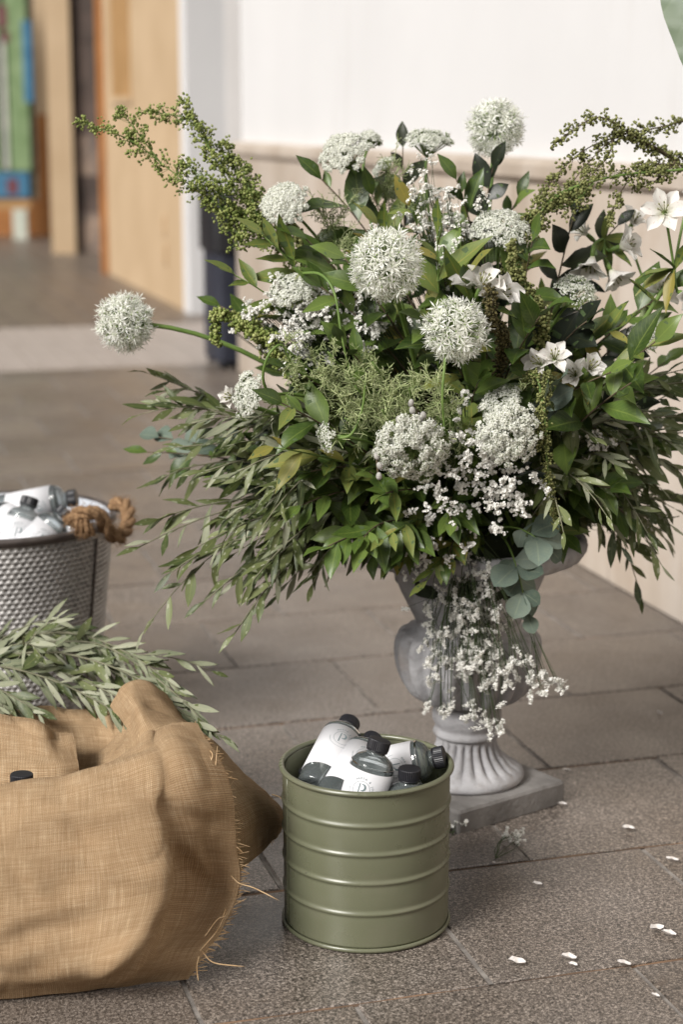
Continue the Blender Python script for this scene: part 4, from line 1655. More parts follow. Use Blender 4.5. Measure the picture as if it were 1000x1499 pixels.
# ---- broad-leaved branches that can be told apart
BG = 'broad leaved branches in the urn'
HERO = [
    # tip x, y, Y, leaves, length, kind, lift, label
    (385, 345, 2.44, 11, .064, 'young', .10, 'leafy green branch standing up beside the navy bin, with one yellowing leaf'),
    (322, 448, 2.58, 9, .050, 'broad', .08, 'small leafy sprig in front of the navy bin foot'),
    (470, 262, 2.55, 8, .066, 'broad', .12, 'green branch with long leaves under the highest dome of lace flowers'),
    (553, 330, 2.45, 8, .062, 'young', .10, 'young light green branch tip just above the front allium globe'),
    (668, 262, 2.55, 10, .062, 'broad', .12, 'green branch below the lace flower in front of the capping rail'),
    (722, 246, 2.60, 10, .058, 'dark', .12, 'dark leaved branch beside the tall allium against the wall'),
    (590, 215, 2.70, 7, .052, 'dark', .12, 'dark leaved twig between the lace flowers on the wainscot side'),
    (690, 400, 2.34, 8, .074, 'young', .08, 'young branch with long narrow leaves by the white lily flower'),
    (780, 352, 2.42, 10, .064, 'broad', .10, 'green branch right under the seed spray over the wall'),
    (845, 300, 2.55, 7, .050, 'dark', .12, 'dark leaved twig hanging in the green seed spray'),
    (800, 452, 2.31, 10, .066, 'broad', .07, 'green branch with broad leaves beside the brown catkin'),
    (905, 330, 2.60, 7, .046, 'dark', .10, 'dark twig among the white lilies'),
    (960, 500, 2.30, 11, .068, 'broad', .06, 'glossy green branch above the olive leaves near the wall'),
    (925, 560, 2.29, 8, .062, 'broad', .05, 'glossy green branch lying on the olive leaves near the wall'),
    (990, 420, 2.45, 9, .066, 'broad', .07, 'green branch among the thick lily stems'),
    (815, 565, 2.30, 6, .058, 'eucalyptus', .05, 'grey green leaf sprig above the trailing seed tassel'),
    (412, 590, 2.29, 9, .062, 'broad', .06, 'green branch with a large upright leaf over the olive branches'),
    (400, 655, 2.29, 8, .056, 'young', .05, 'young green sprig curling over the olive branches'),
    (565, 722, 2.30, 9, .056, 'broad', .04, 'green sprig with one round leaf below the big lace flower'),
    (480, 800, 2.33, 11, .058, 'broad', .07, 'dark glossy branch hanging toward the olive leaves over the paving'),
    (530, 790, 2.32, 10, .052, 'broad', .07, 'glossy branch hanging beside the urn flank'),
    (440, 740, 2.33, 11, .048, 'broad', .06, 'small leaved branch hanging among olive leaves'),
    (625, 850, 2.38, 10, .050, 'young', .10, 'young leafy sprig spilling over the urn lip'),
    (590, 805, 2.36, 10, .052, 'broad', .09, 'green sprig resting on the urn lip'),
    (215, 662, 2.62, 9, .050, 'broad', .06, 'slender leafy twig reaching out over the far paving'),
    (500, 500, 2.34, 10, .058, 'broad', .08, 'leafy branch beneath the front allium stem'),
    (470, 420, 2.40, 10, .062, 'broad', .10, 'green branch beside the white statice drift'),
    (620, 470, 2.34, 9, .062, 'broad', .08, 'green branch between the two front allium globes'),
    (730, 600, 2.36, 9, .062, 'broad', .06, 'green branch behind the round lace flower'),
    (860, 470, 2.40, 10, .054, 'dark', .08, 'dark broad leaves in the heart of the arrangement by the lilies'),
    (640, 380, 2.42, 9, .064, 'broad', .10, 'green branch behind the front allium globe'),
    (905, 480, 2.40, 10, .060, 'young', .08, 'young green branch in front of the thick lily stem'),
    (440, 470, 2.45, 9, .058, 'broad', .10, 'green branch behind the statice drift'),
    (342, 402, 2.44, 9, .066, 'young', .10, 'light green branch whose lowest leaf points at the navy bin'),
    (448, 350, 2.46, 9, .064, 'broad', .10, 'green branch behind the dense lace dome'),
    (505, 378, 2.38, 9, .066, 'broad', .09, 'green branch with long leaves touching the front allium globe'),
    (600, 300, 2.50, 9, .066, 'young', .10, 'light green narrow leaved branch above the front allium globe'),
    (545, 285, 2.56, 8, .058, 'broad', .10, 'green branch under the small greenish lace flower'),
    (640, 345, 2.38, 8, .070, 'young', .08, 'light green branch with one long diagonal leaf by the statice'),
    (420, 540, 2.38, 9, .060, 'broad', .08, 'green branch under the looping pale stem'),
    (540, 690, 2.30, 9, .054, 'broad', .05, 'green sprig below the fennel'),
    (660, 760, 2.32, 9, .054, 'broad', .06, 'green sprig under the statice beside the urn lip'),
    (455, 690, 2.34, 10, .050, 'broad', .06, 'small leaved sprig above the hanging glossy branch'),
    (760, 700, 2.36, 9, .056, 'dark', .05, 'dark leaved sprig in the shade above the eucalyptus'),
    (560, 790, 2.33, 9, .050, 'young', .08, 'young pale sprig hanging beside the glossy branch'),
    (548, 812, 2.40, 9, .050, 'broad', .08, 'glossy sprig covering the urn lip toward the zinc bucket'),
    (572, 818, 2.38, 9, .048, 'young', .09, 'small pale sprig lying on the urn lip'),
    (655, 822, 2.40, 8, .046, 'broad', .08, 'short green sprig before the statice cascade'),
    (895, 545, 2.30, 9, .060, 'broad', .05, 'green branch touching the half hidden lily'),
    (700, 560, 2.32, 8, .060, 'broad', .06, 'green branch below the spiky allium'),
    (760, 290, 2.62, 8, .056, 'broad', .12, 'leafy tip just below the tall allium stem'),
]
for (x, y, Y, nl, L, kind, lift, lab) in HERO:
    tip = at(x, y, Y)
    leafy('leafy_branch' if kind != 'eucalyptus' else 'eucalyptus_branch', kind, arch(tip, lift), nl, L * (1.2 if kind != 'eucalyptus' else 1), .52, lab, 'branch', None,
          'twig' if kind in ('dark', 'broad') else 'stem', spread=58, droop=.12 if y < 700 else .3)

# ---- the mass of branches behind them
CEN = Vector((.185, 2.62, .60))
cnt = 0
while cnt < 92:
    d = rv(1).normalized()
    e = Vector((d.x * .33, d.y * .30, d.z * .29))
    p = CEN + e * random.uniform(.55, .98)
    if p.z < .42 or (p.z > .82 and abs(d.x) > .55):
        continue
    if p.y > 2.62 and random.random() < .55:
        continue
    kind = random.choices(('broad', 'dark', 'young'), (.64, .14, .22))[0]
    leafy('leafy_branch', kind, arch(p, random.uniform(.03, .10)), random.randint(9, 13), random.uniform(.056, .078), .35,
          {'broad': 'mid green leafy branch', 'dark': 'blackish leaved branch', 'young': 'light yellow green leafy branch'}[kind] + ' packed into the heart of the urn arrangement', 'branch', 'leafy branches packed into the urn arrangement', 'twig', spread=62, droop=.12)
    cnt += 1

# ---- shaded foliage behind the olive branches
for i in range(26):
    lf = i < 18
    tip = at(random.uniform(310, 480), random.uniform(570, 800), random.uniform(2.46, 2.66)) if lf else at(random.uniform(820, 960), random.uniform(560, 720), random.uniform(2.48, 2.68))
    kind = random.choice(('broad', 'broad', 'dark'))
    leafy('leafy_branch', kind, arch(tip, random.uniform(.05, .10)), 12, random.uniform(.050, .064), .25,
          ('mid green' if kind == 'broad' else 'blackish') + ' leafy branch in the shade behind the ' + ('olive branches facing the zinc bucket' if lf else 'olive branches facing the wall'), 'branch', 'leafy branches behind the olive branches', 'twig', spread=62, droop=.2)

# ---- olive branches
OL = [  # tip x, y, Y
    (205, 800, 2.42), (232, 760, 2.46), (250, 838, 2.40), (300, 880, 2.38), (345, 925, 2.36), (318, 860, 2.44), (235, 700, 2.50), (255, 655, 2.48),
    (222, 548, 2.56), (240, 592, 2.50), (280, 620, 2.44), (300, 690, 2.38), (330, 760, 2.36), (290, 800, 2.36), (370, 850, 2.34),
    (350, 690, 2.36), (395, 790, 2.34), (330, 640, 2.40), (400, 720, 2.32), (420, 830, 2.42)]
for i, (x, y, Y) in enumerate(OL):
    tip = at(x, y, Y)
    leafy('olive_branch', 'olive' if i % 5 else 'garland', arch(tip, .11 + .04 * random.random(), out=random.uniform(.45, .65), wob=.035), 20, .060, .36,
          ('green' if i % 5 else 'pale silvery') + ' olive branch arching down from the urn on the zinc bucket side', 'branch', 'olive branches hanging on the zinc bucket side of the urn', 'olive_twig', r0=.0022, r1=.0008, spread=46, droop=.30, side_twigs=2, minL=.6, jitter=.5)
OR_ = [(975, 790, 2.62), (955, 760, 2.55), (1000, 690, 2.50), (985, 650, 2.42), (960, 600, 2.40), (1010, 610, 2.55), (900, 680, 2.36), (870, 640, 2.36), (915, 740, 2.50),
       (870, 730, 2.60), (845, 700, 2.36), (1020, 560, 2.50), (940, 650, 2.48), (885, 760, 2.66), (1020, 740, 2.62), (930, 700, 2.60)]
for i, (x, y, Y) in enumerate(OR_):
    tip = at(x, y, Y)
    leafy('olive_branch', 'olive' if i % 4 else 'garland', arch(tip, .08 + .04 * random.random(), out=random.uniform(.45, .65), wob=.035), 18, .059, .40,
          ('slender green' if i % 4 else 'slender pale silvery') + ' olive branch arching from the urn on the wall side', 'branch', 'olive branches hanging on the wall side of the urn', 'olive_twig', r0=.0022, r1=.0008, spread=44, droop=.26, side_twigs=2, minL=.6, jitter=.5)
# garland of olive along the back of the basket
GA = [([(-90, 1000, 2.46), (40, 965, 2.44), (130, 975, 2.42), (215, 1010, 2.36), (262, 1050, 2.30), (330, 1092, 2.24)], 40),
      ([(-90, 990, 2.50), (20, 945, 2.48), (110, 938, 2.47), (190, 968, 2.42), (262, 1020, 2.33)], 36),
      ([(-110, 1010, 2.44), (-20, 985, 2.42), (60, 1000, 2.40), (130, 1030, 2.38), (185, 1062, 2.31)], 34),
      ([(-120, 985, 2.50), (-40, 955, 2.50), (50, 935, 2.50), (120, 945, 2.48), (170, 985, 2.43)], 32),
      ([(-120, 1015, 2.42), (-50, 1005, 2.40), (0, 1020, 2.38), (60, 1055, 2.35)], 26),
      ([(-110, 975, 2.47), (-30, 975, 2.45), (50, 985, 2.43), (120, 1005, 2.40), (200, 1045, 2.32)], 36),
      ([(-110, 1000, 2.45), (-10, 960, 2.47), (80, 955, 2.46), (160, 990, 2.42), (240, 1040, 2.32)], 36),
      ([(-120, 1020, 2.43), (-60, 1030, 2.40), (-10, 1035, 2.38), (40, 1050, 2.36)], 22),
      ([(60, 950, 2.47), (140, 952, 2.45), (205, 985, 2.40), (270, 1038, 2.31), (300, 1070, 2.27)], 30)]
for pts, nl in GA:
    P = catmull_v([at(x, y - 10, Y + .03) for x, y, Y in pts], 18)
    leafy('olive_branch', 'garland', P, nl + 4, .052, .04,
          'pale olive branch laid along the back of the burlap basket', 'branch', 'olive branches laid on the burlap basket', 'olive_twig', r0=.002, r1=.0008, spread=36, droop=.20, side_twigs=1, minL=.6, nrm=UP * .5 + TOCAM * .8 + LIGHT * .3)

# ---- eucalyptus
leafy('eucalyptus_branch', 'eucalyptus', bez(mouth(.03), at(745, 740, 2.36), at(772, 900, 2.40), 14), 5, .048, .66,
      'blue grey eucalyptus branch with round leaves hanging over the urn lip', 'branch', None, 'stem', pairs=True, spread=68, droop=.15, nrm=TOCAM + LIGHT * .4)
leafy('eucalyptus_branch', 'eucalyptus', bez(mouth(.03), at(740, 740, 2.34), at(800, 800, 2.36), 12), 3, .052, .68,
      'short blue grey eucalyptus tip spreading wide leaves beside the urn lip', 'branch', None, 'stem', pairs=True, spread=66, droop=.1, nrm=TOCAM + UP * .6)
leafy('eucalyptus_branch', 'eucalyptus', arch(at(232, 640, 2.66), .06), 8, .050, .6,
      'eucalyptus branch with reddish twig reaching out behind the olive leaves', 'branch', None, 'twig', pairs=False, spread=66, droop=.15)

# ================================================================== flowers
def fib(n, up=1.0):
    """n directions spread over a sphere (up = 1) or a cap from +Z"""
    i = np.arange(n) + .5
    z = 1 - (1 - math.cos(math.pi * up)) * i / n
    ph = math.pi * (1 + 5 ** .5) * i
    r = np.sqrt(np.clip(1 - z * z, 0, None))
    return np.stack([r * np.cos(ph), r * np.sin(ph), z], 1)


def star(np_, inner, lift, width):
    """a floret of np_ narrow petals opening along +Z, unit radius"""
    v, f = [], []
    for k in range(np_):
        a = 2 * math.pi * k / np_
        c, s = math.cos(a), math.sin(a)
        pc, ps = -s, c
        o = len(v)
        v += [(c * inner, s * inner, 0), (c * .55 + pc * width, s * .55 + ps * width, lift * .6), (c, s, lift), (c * .55 - pc * width, s * .55 - ps * width, lift * .6)]
        f.append((o, o + 1, o + 2, o + 3))
    return np.array(v), f


S6 = star(6, .05, .35, .095)
S5 = star(5, .02, .25, .36)
S4 = star(5, .0, .55, .42)
ICO_V = None


def ico():
    p = (1 + 5 ** .5) / 2
    v = np.array([(-1, p, 0), (1, p, 0), (-1, -p, 0), (1, -p, 0), (0, -1, p), (0, 1, p), (0, -1, -p), (0, 1, -p), (p, 0, -1), (p, 0, 1), (-p, 0, -1), (-p, 0, 1)], float)
    v /= np.linalg.norm(v[0])
    f = [(0, 11, 5), (0, 5, 1), (0, 1, 7), (0, 7, 10), (0, 10, 11), (1, 5, 9), (5, 11, 4), (11, 10, 2), (10, 7, 6), (7, 1, 8), (3, 9, 4), (3, 4, 2), (3, 2, 6), (3, 6, 8), (3, 8, 9), (4, 9, 5), (2, 4, 11), (6, 2, 10), (8, 6, 7), (9, 8, 1)]
    return v, f


ICO = ico()
STICK_V = np.array([(math.cos(a), math.sin(a), z) for z in (0, 1) for a in (0, 2.094, 4.189)])
STICK_F = [(0, 1, 4, 3), (1, 2, 5, 4), (2, 0, 3, 5)]


def sticks(m, P, Q, r, mi=0):
    P, Q = np.asarray(P, float), np.asarray(Q, float)
    D = Q - P
    L = np.linalg.norm(D, axis=1)
    R = frames(D)
    rr = np.full(len(P), r) if np.isscalar(r) else np.asarray(r)
    m.inst(STICK_V, STICK_F, R, P, np.stack([rr, rr, L], 1), mi)


def basis(d):
    d = Vector(d).normalized()
    return np.array(d.to_track_quat('Z', 'Y').to_matrix())


def allium(center, R, stem_pts, label, n=190, seed=0):
    o = thing('allium', stem_pts[0], label, 'flower', 'white allium globes in the urn')
    m = MB()
    k = len(stem_pts)
    m.tube(stem_pts, [.0042 - .0012 * i / (k - 1) for i in range(k)], 8)
    m.build('stem', MAT['stem'], o)
    c = np.array(tuple(center))
    D = fib(n)
    D += rng.normal(size=D.shape) * rng.uniform(.06, .18)
    D /= np.linalg.norm(D, axis=1)[:, None]
    rad = R * (.80 + .10 * rng.normal(size=n).clip(-1.5, 1.2))
    tip = c + D * rad[:, None]
    m = MB()
    m.inst(*ICO, frames(np.array([[0, 0, 1.0]])), [c], np.array([R * .10]))
    sticks(m, c + D * R * .05, tip, .00055)
    # green ovaries
    m.inst(*ICO, frames(D), tip, np.full(n, .0014))
    m.build('pedicels', MAT['umbel_green'], o)
    m = MB()
    D2 = D + rng.normal(size=D.shape) * .35
    s = R * .24 * rng.uniform(.8, 1.25, n)
    m.inst(S6[0], S6[1], frames(D2), tip, s)
    D3 = D + rng.normal(size=D.shape) * .5
    m.inst(S6[0], S6[1], frames(D3), c + D * (rad * rng.uniform(.86, 1.08, n))[:, None], s * .8)
    # stamens
    E = frames(D2)
    q = tip + np.einsum('kij,j->ki', E, np.array((.3, .2, 1.0))) * s[:, None] * .9
    sticks(m, tip, q, .0003)
    q = tip + np.einsum('kij,j->ki', E, np.array((-.35, .1, 1.0))) * s[:, None] * .9
    sticks(m, tip, q, .0003)
    m.build('florets', MAT['allium'], o, False)
    return o


def alstem(center, off=.03, lift=.05):
    p0 = mouth(.04)
    return bez(p0, p0.lerp(Vector(center), .5) + Vector((0, 0, lift)), Vector(center), 16)


AL = [(182, 473, 2.50, 40, 'white allium globe reaching out alone over the far paving on a bare stem'),
      (726, 187, 2.66, 39, 'white allium globe standing tallest against the white wall'),
      (566, 388, 2.30, 50, 'white allium globe with green centre facing forward above the fennel'),
      (668, 484, 2.28, 46, 'white allium globe with sparse spiky florets beside the brown catkin')]
for i, (x, y, Y, r, lab) in enumerate(AL):
    c = at(x, y, Y)
    R = r * (Y * 1.03) / FPX * 1.05
    allium(c, R, alstem(c, lift=(.16, .02, .04, .04)[i]), lab, 270 if i != 3 else 190)


def umbel(center, axis, R, depth, stem_pts, label, n=70, per=16, dens=1.0, green=0.0, hollow=0.0, rag=.06):
    """a flat or domed head of umbellets; axis: the way it faces; depth: dome height / R"""
    o = thing('lace_flower', stem_pts[0], label, 'flower', 'white lace flowers in the urn')
    m = MB()
    k = len(stem_pts)
    m.tube(stem_pts, [.0030 - .0010 * i / (k - 1) for i in range(k)], 7)
    m.build('stem', MAT['stem'], o)
    B = basis(axis)
    c = np.array(tuple(center))
    i = np.arange(n) + .5
    r = np.sqrt(hollow ** 2 + (1 - hollow ** 2) * i / n) * (1 + rng.normal(size=n) * rag)
    ph = i * 2.39996
    loc = np.stack([r * np.cos(ph) * R, r * np.sin(ph) * R, (1 - r ** 2) * R * depth + rng.normal(size=n) * R * (.035 if depth > .4 else .08)], 1)
    root = np.array((0, 0, -R * .75))
    P = loc @ B.T + c
    rt = np.tile(root @ B.T + c, (n, 1))
    nd = np.stack([loc[:, 0], loc[:, 1], np.full(n, R * .9)], 1)
    nd /= np.linalg.norm(nd, axis=1)[:, None]
    g_ = MB()
    sticks(g_, rt, P - (nd @ B.T) * .004, .00055)
    # umbellets
    allP, allD = [], []
    ur = R * (1.2 if depth > .4 else 1.32) / math.sqrt(n)
    for j in range(n):
        cnt = max(6, int(2.0 * per * rng.uniform(.7, 1.2)))
        a = np.arange(cnt) * 2.39996 + rng.uniform(0, 6)
        q = np.sqrt((np.arange(cnt) + .5) / cnt) * ur * rng.uniform(.85, 1.1)
        l = np.stack([q * np.cos(a), q * np.sin(a), (1 - (q / ur) ** 2) * ur * .30], 1) + rng.normal(size=(cnt, 3)) * ur * .13
        Bj = basis(nd[j])
        allP.append(l @ Bj.T + loc[j])
        dd = np.stack([l[:, 0], l[:, 1], np.full(cnt, ur * 1.1)], 1)
        allD.append(dd @ Bj.T)
    FP = np.concatenate(allP) @ B.T + c
    FD = np.concatenate(allD) @ B.T
    cnts = [len(a) for a in allP]
    src = np.repeat(P - (nd @ B.T) * .004, cnts, axis=0)
    sticks(g_, src, FP, .00032)
    g_.build('rays', MAT['umbel_green'], o)
    # bracts under the head
    mm = MB()
    s = rng.uniform(.0011, .0018, len(FP)) * dens
    mm.inst(S5[0], S5[1], frames(FD + rng.normal(size=FD.shape) * .3 * np.linalg.norm(FD, axis=1)[:, None]), FP, s)
    kk = rng.random(len(FP)) < .6
    mm.inst(S5[0], S5[1], frames(FD[kk] + rng.normal(size=FD[kk].shape) * .5 * np.linalg.norm(FD[kk], axis=1)[:, None]), FP[kk] + rng.normal(size=FP[kk].shape) * .0012, s[kk] * .9)
    mm.build('florets', MAT['floret'], o, False)
    return o


def stem_to(center, axis, R, lift=.05, p0=None, side=None):
    """stem meets the head from behind"""
    c = Vector(center)
    ax = Vector(axis).normalized()
    end = c - ax * R * .75
    p0 = p0 or mouth(.05)
    c2 = end - ax * .10 + Vector((0, 0, lift)) if side is None else side
    a = [p0 * (1 - t) ** 3 + (p0.lerp(end, .3) + Vector((0, 0, .06))) * (3 * t * (1 - t) ** 2) + c2 * (3 * t * t * (1 - t)) + end * t ** 3 for t in (i / 15 for i in range(16))]
    return a


LACE = [  # x, y, Y, radius px, axis, depth, n, per, label
    (505, 226, 2.55, 36, (-.35, -.55, .75), .75, 95, 20, 1.0, 'dense white lace flower dome above long leaves, tallest beside the rail'),
    (542, 206, 2.68, 17, (.3, .1, .9), .7, 34, 16, .9, 'small lace flower dome peeking out behind the tall dome'),
    (416, 298, 2.50, 33, (-.30, -.75, .55), .55, 85, 20, 1.0, 'dense white lace flower dome beside the upper seed spray and the bin'),
    (628, 206, 2.66, 32, (.10, -.15, .95), .30, 52, 16, .95, 'open lace flower tilted upward in front of the capping rail'),
    (426, 424, 2.42, 33, (-.35, -.45, .80), .30, 60, 18, 1.0, 'lace flower seen edge on above the white statice drift'),
    (733, 335, 2.46, 40, (.0, -.50, .80), .45, 70, 16, 1.0, 'broad loose lace flower below the tall allium'),
    (362, 577, 2.33, 32, (-.75, -.5, .25), .25, 46, 16, 1.0, 'pale lace flower turned sideways over the olive branches'),
    (603, 655, 2.26, 54, (.05, -.75, -.30), .30, 110, 18, 1.05, 'large lace flower nodding forward under the fennel'),
    (745, 634, 2.27, 44, (.12, -.95, .12), .28, 84, 18, 1.05, 'large round lace flower facing forward beside the trailing seed tassel'),
    (478, 642, 2.30, 22, (-.9, -.35, -.15), .22, 20, 10, 1.0, 'small half open lace flower turned away toward the olive leaves'),
    (846, 424, 2.44, 31, (.35, -.4, .8), .30, 34, 11, 1.0, 'greenish open lace flower near the white lilies'),
    (561, 244, 2.64, 17, (-.6, -.1, .7), .4, 22, 12, .9, 'small greenish lace flower behind the tall dome stem'),
    (945, 492, 2.42, 24, (.0, -.6, .7), .35, 26, 12, 1.0, 'small lace flower in front of the thick lily stem'),
    (735, 590, 2.32, 30, (-.3, -.6, .7), .35, 36, 14, 1.0, 'lace flower half hidden behind the large round one'),
]
for (x, y, Y, r, ax, dep, n, per, dens, lab) in LACE:
    c = at(x, y, Y)
    R = r * (Y * 1.03) / FPX
    side = None
    if (x, y) == (603, 655):
        side = at(575, 560, 2.26)
    if (x, y) == (478, 642):
        side = at(540, 640, 2.30)
    umbel(c, ax, R, dep, stem_to(c, ax, R, side=side), lab, n, per, dens, hollow=.0 if dep > .4 else .22, rag=.05 if dep > .4 else .10)


# ---- sprays of green seeds
def seed_spray(paths, label, mat, group=None, r=(.0021, .0034), dens=900, width=.016, stem_mat='stem', name='seed_spray', side=.6):
    """paths: list of world polylines (first is the main stem); seeds sit in knots on short side twigs"""
    o = thing(name, paths[0][0][0], label, 'spray', group)
    st = MB()
    P, S, A, B_ = [], [], [], []
    for pi, (path, s0, s1) in enumerate(paths_of(paths)):
        n = 40
        C = catmull([tuple(p) for p in path], n)
        L = np.concatenate([[0], np.cumsum(np.linalg.norm(np.diff(C, axis=0), axis=1))])
        st.tube(C, np.linspace(.0024 if pi == 0 else .0013, .0005, n), 6)
        tot = L[-1]
        k = max(6, int(dens * tot * (s1 - s0)))
        for t in np.sort(rng.uniform(s0, s1, k)):
            x = np.interp(t * tot, L, np.arange(n))
            i = min(int(x), n - 2)
            p = C[i] + (C[i + 1] - C[i]) * (x - i)
            T = C[i + 1] - C[i]
            T = T / np.linalg.norm(T)
            d = rng.normal(size=3)
            d -= T * d.dot(T) * .5
            d /= np.linalg.norm(d)
            taper = min(1, .35 + 2.2 * (1 - t)) * min(1, .4 + 3 * (t - s0 + .02))
            q = p + d * width * taper * rng.uniform(.25, 1.0) + T * width * .4
            A.append(p)
            B_.append(q)
            for _ in range(rng.integers(3, 7)):
                P.append(q + rng.normal(size=3) * .0030)
                S.append(rng.uniform(*r))
    sticks(st, np.array(A), np.array(B_), .00035)
    st.build('stem', MAT[stem_mat], o)
    P, S = np.array(P), np.array(S)
    m = MB()
    m.inst(*ICO, frames(rng.normal(size=P.shape)), P, np.stack([S, S * rng.uniform(.7, 1, len(S)), S * rng.uniform(.6, .9, len(S))], 1))
    sd = m.build('seeds', MAT[mat], o)
    tag(sd, kind='stuff')
    return o


def paths_of(paths):
    for p in paths:
        if isinstance(p, tuple) and len(p) == 3 and isinstance(p[0], list):
            yield p
        else:
            yield (p, .0, 1.0)


def px_path(*pts):
    return [at(*p) for p in pts]


root = MOUTH.copy()
seed_spray([([root] + px_path((450, 420, 2.58), (385, 330, 2.56), (335, 268, 2.55), (300, 205, 2.55), (268, 148, 2.56)), .52, 1.0),
            (px_path((380, 325, 2.56), (320, 300, 2.54), (250, 250, 2.53), (190, 205, 2.53), (118, 178, 2.54)), .05, 1.0),
            (px_path((345, 275, 2.55), (315, 225, 2.56), (275, 175, 2.57), (212, 163, 2.58)), .1, 1.0),
            (px_path((390, 335, 2.56), (350, 330, 2.54), (320, 300, 2.53), (290, 262, 2.53)), .0, .9),
            (px_path((405, 350, 2.55), (385, 300, 2.56), (350, 250, 2.57), (325, 205, 2.57)), .0, .95),
            (px_path((400, 350, 2.54), (370, 350, 2.53), (345, 340, 2.53), (335, 335, 2.53)), .0, 1.0),
            (px_path((240, 245, 2.53), (205, 200, 2.53), (180, 168, 2.54)), .4, 1.0),
            (px_path((395, 330, 2.57), (360, 290, 2.58), (340, 235, 2.58)), .0, 1.0),
            (px_path((410, 355, 2.56), (365, 320, 2.54), (325, 285, 2.53), (272, 240, 2.53)), .0, 1.0),
            (px_path((400, 345, 2.55), (378, 318, 2.53), (362, 270, 2.55), (350, 240, 2.56)), .0, 1.0),
            (px_path((395, 350, 2.54), (365, 338, 2.53), (352, 345, 2.53), (345, 362, 2.53)), .0, 1.0)],
           'big green seed spray sweeping out over the cream wall block', 'seed', dens=560, width=.020, r=(.0017, .0028))
seed_spray([([root] + px_path((520, 560, 2.5), (455, 420, 2.50), (432, 340, 2.50), (415, 318, 2.50)), .62, .98)],
           'dark seed spike standing behind the dense lace dome', 'seed_dark', dens=700, width=.016)
seed_spray([(px_path((1080, 330, 2.60), (1000, 243, 2.56), (930, 200, 2.52), (880, 172, 2.50), (840, 190, 2.50), (806, 216, 2.50)), .1, 1.0),
            (px_path((1000, 243, 2.56), (930, 205, 2.53), (880, 208, 2.52), (830, 240, 2.51), (790, 290, 2.51)), .1, 1.0),
            (px_path((1060, 160, 2.58), (1000, 178, 2.56), (950, 190, 2.54), (905, 200, 2.52), (860, 240, 2.51), (815, 300, 2.51)), .0, 1.0),
            (px_path((900, 195, 2.52), (890, 230, 2.50), (860, 260, 2.50), (830, 295, 2.50)), .0, 1.0),
            (px_path((1040, 250, 2.57), (980, 240, 2.54), (935, 250, 2.52), (905, 290, 2.50), (893, 330, 2.49)), .0, 1.0),
            (px_path((1000, 225, 2.56), (960, 265, 2.52), (935, 275, 2.52)), .0, 1.0)],
           'green seed spray arching in from the wall side over the white wall', 'seed_dark', dens=420, width=.013, stem_mat='twig', r=(.0017, .0028))
seed_spray([(px_path((1080, 235, 2.56), (1000, 248, 2.53), (900, 258, 2.50), (815, 285, 2.49), (765, 330, 2.47), (740, 390, 2.46)), .28, 1.0),
            (px_path((840, 275, 2.49), (800, 300, 2.47), (775, 350, 2.46), (752, 400, 2.44)), .0, 1.0),
            (px_path((870, 268, 2.49), (835, 300, 2.48), (790, 310, 2.48), (770, 345, 2.48)), .0, 1.0)],
           'green seed spray with thick pale stem lying across the dark leaves', 'seed_dark', dens=620, width=.017, r=(.0017, .0028))
seed_spray([([root] + px_path((735, 520, 2.36), (722, 470, 2.30), (716, 425, 2.28)), .66, 1.0)],
           'brown catkin like spike beside the spiky allium', 'seed_brown', dens=1500, width=.010, r=(.0018, .0026), name='catkin_spike')
seed_spray([([root] + px_path((770, 560, 2.34), (795, 590, 2.29), (800, 660, 2.29), (806, 720, 2.31), (815, 765, 2.34)), .55, 1.0)],
           'trailing seed tassel hanging past the round lace flower', 'seed_dark', dens=560, width=.0075, r=(.0014, .0022), name='seed_tassel')
seed_spray([([root] + px_path((795, 560, 2.34), (790, 610, 2.29), (788, 650, 2.29)), .72, 1.0)],
           'short seed tassel behind the round lace flower', 'seed_dark', dens=800, width=.009, r=(.0017, .0026), name='seed_tassel')
seed_spray([([root] + px_path((420, 540, 2.45), (370, 478, 2.43), (338, 465, 2.43), (318, 462, 2.43), (316, 500, 2.43)), .72, 1.0)],
           'small seed cluster hanging in front of the navy bin', 'seed', dens=1300, width=.013)
seed_spray([([root] + px_path((440, 560, 2.42), (400, 500, 2.40), (370, 485, 2.40), (350, 478, 2.40)), .74, 1.0)],
           'stubby seed tip under the white statice drift', 'seed', dens=1500, width=.013)
seed_spray([([root] + px_path((790, 500, 2.38), (775, 430, 2.38), (755, 400, 2.38), (748, 360, 2.38)), .7, 1.0)],
           'olive seed spike in front of the broad lace flower', 'seed_dark', dens=800, width=.014)


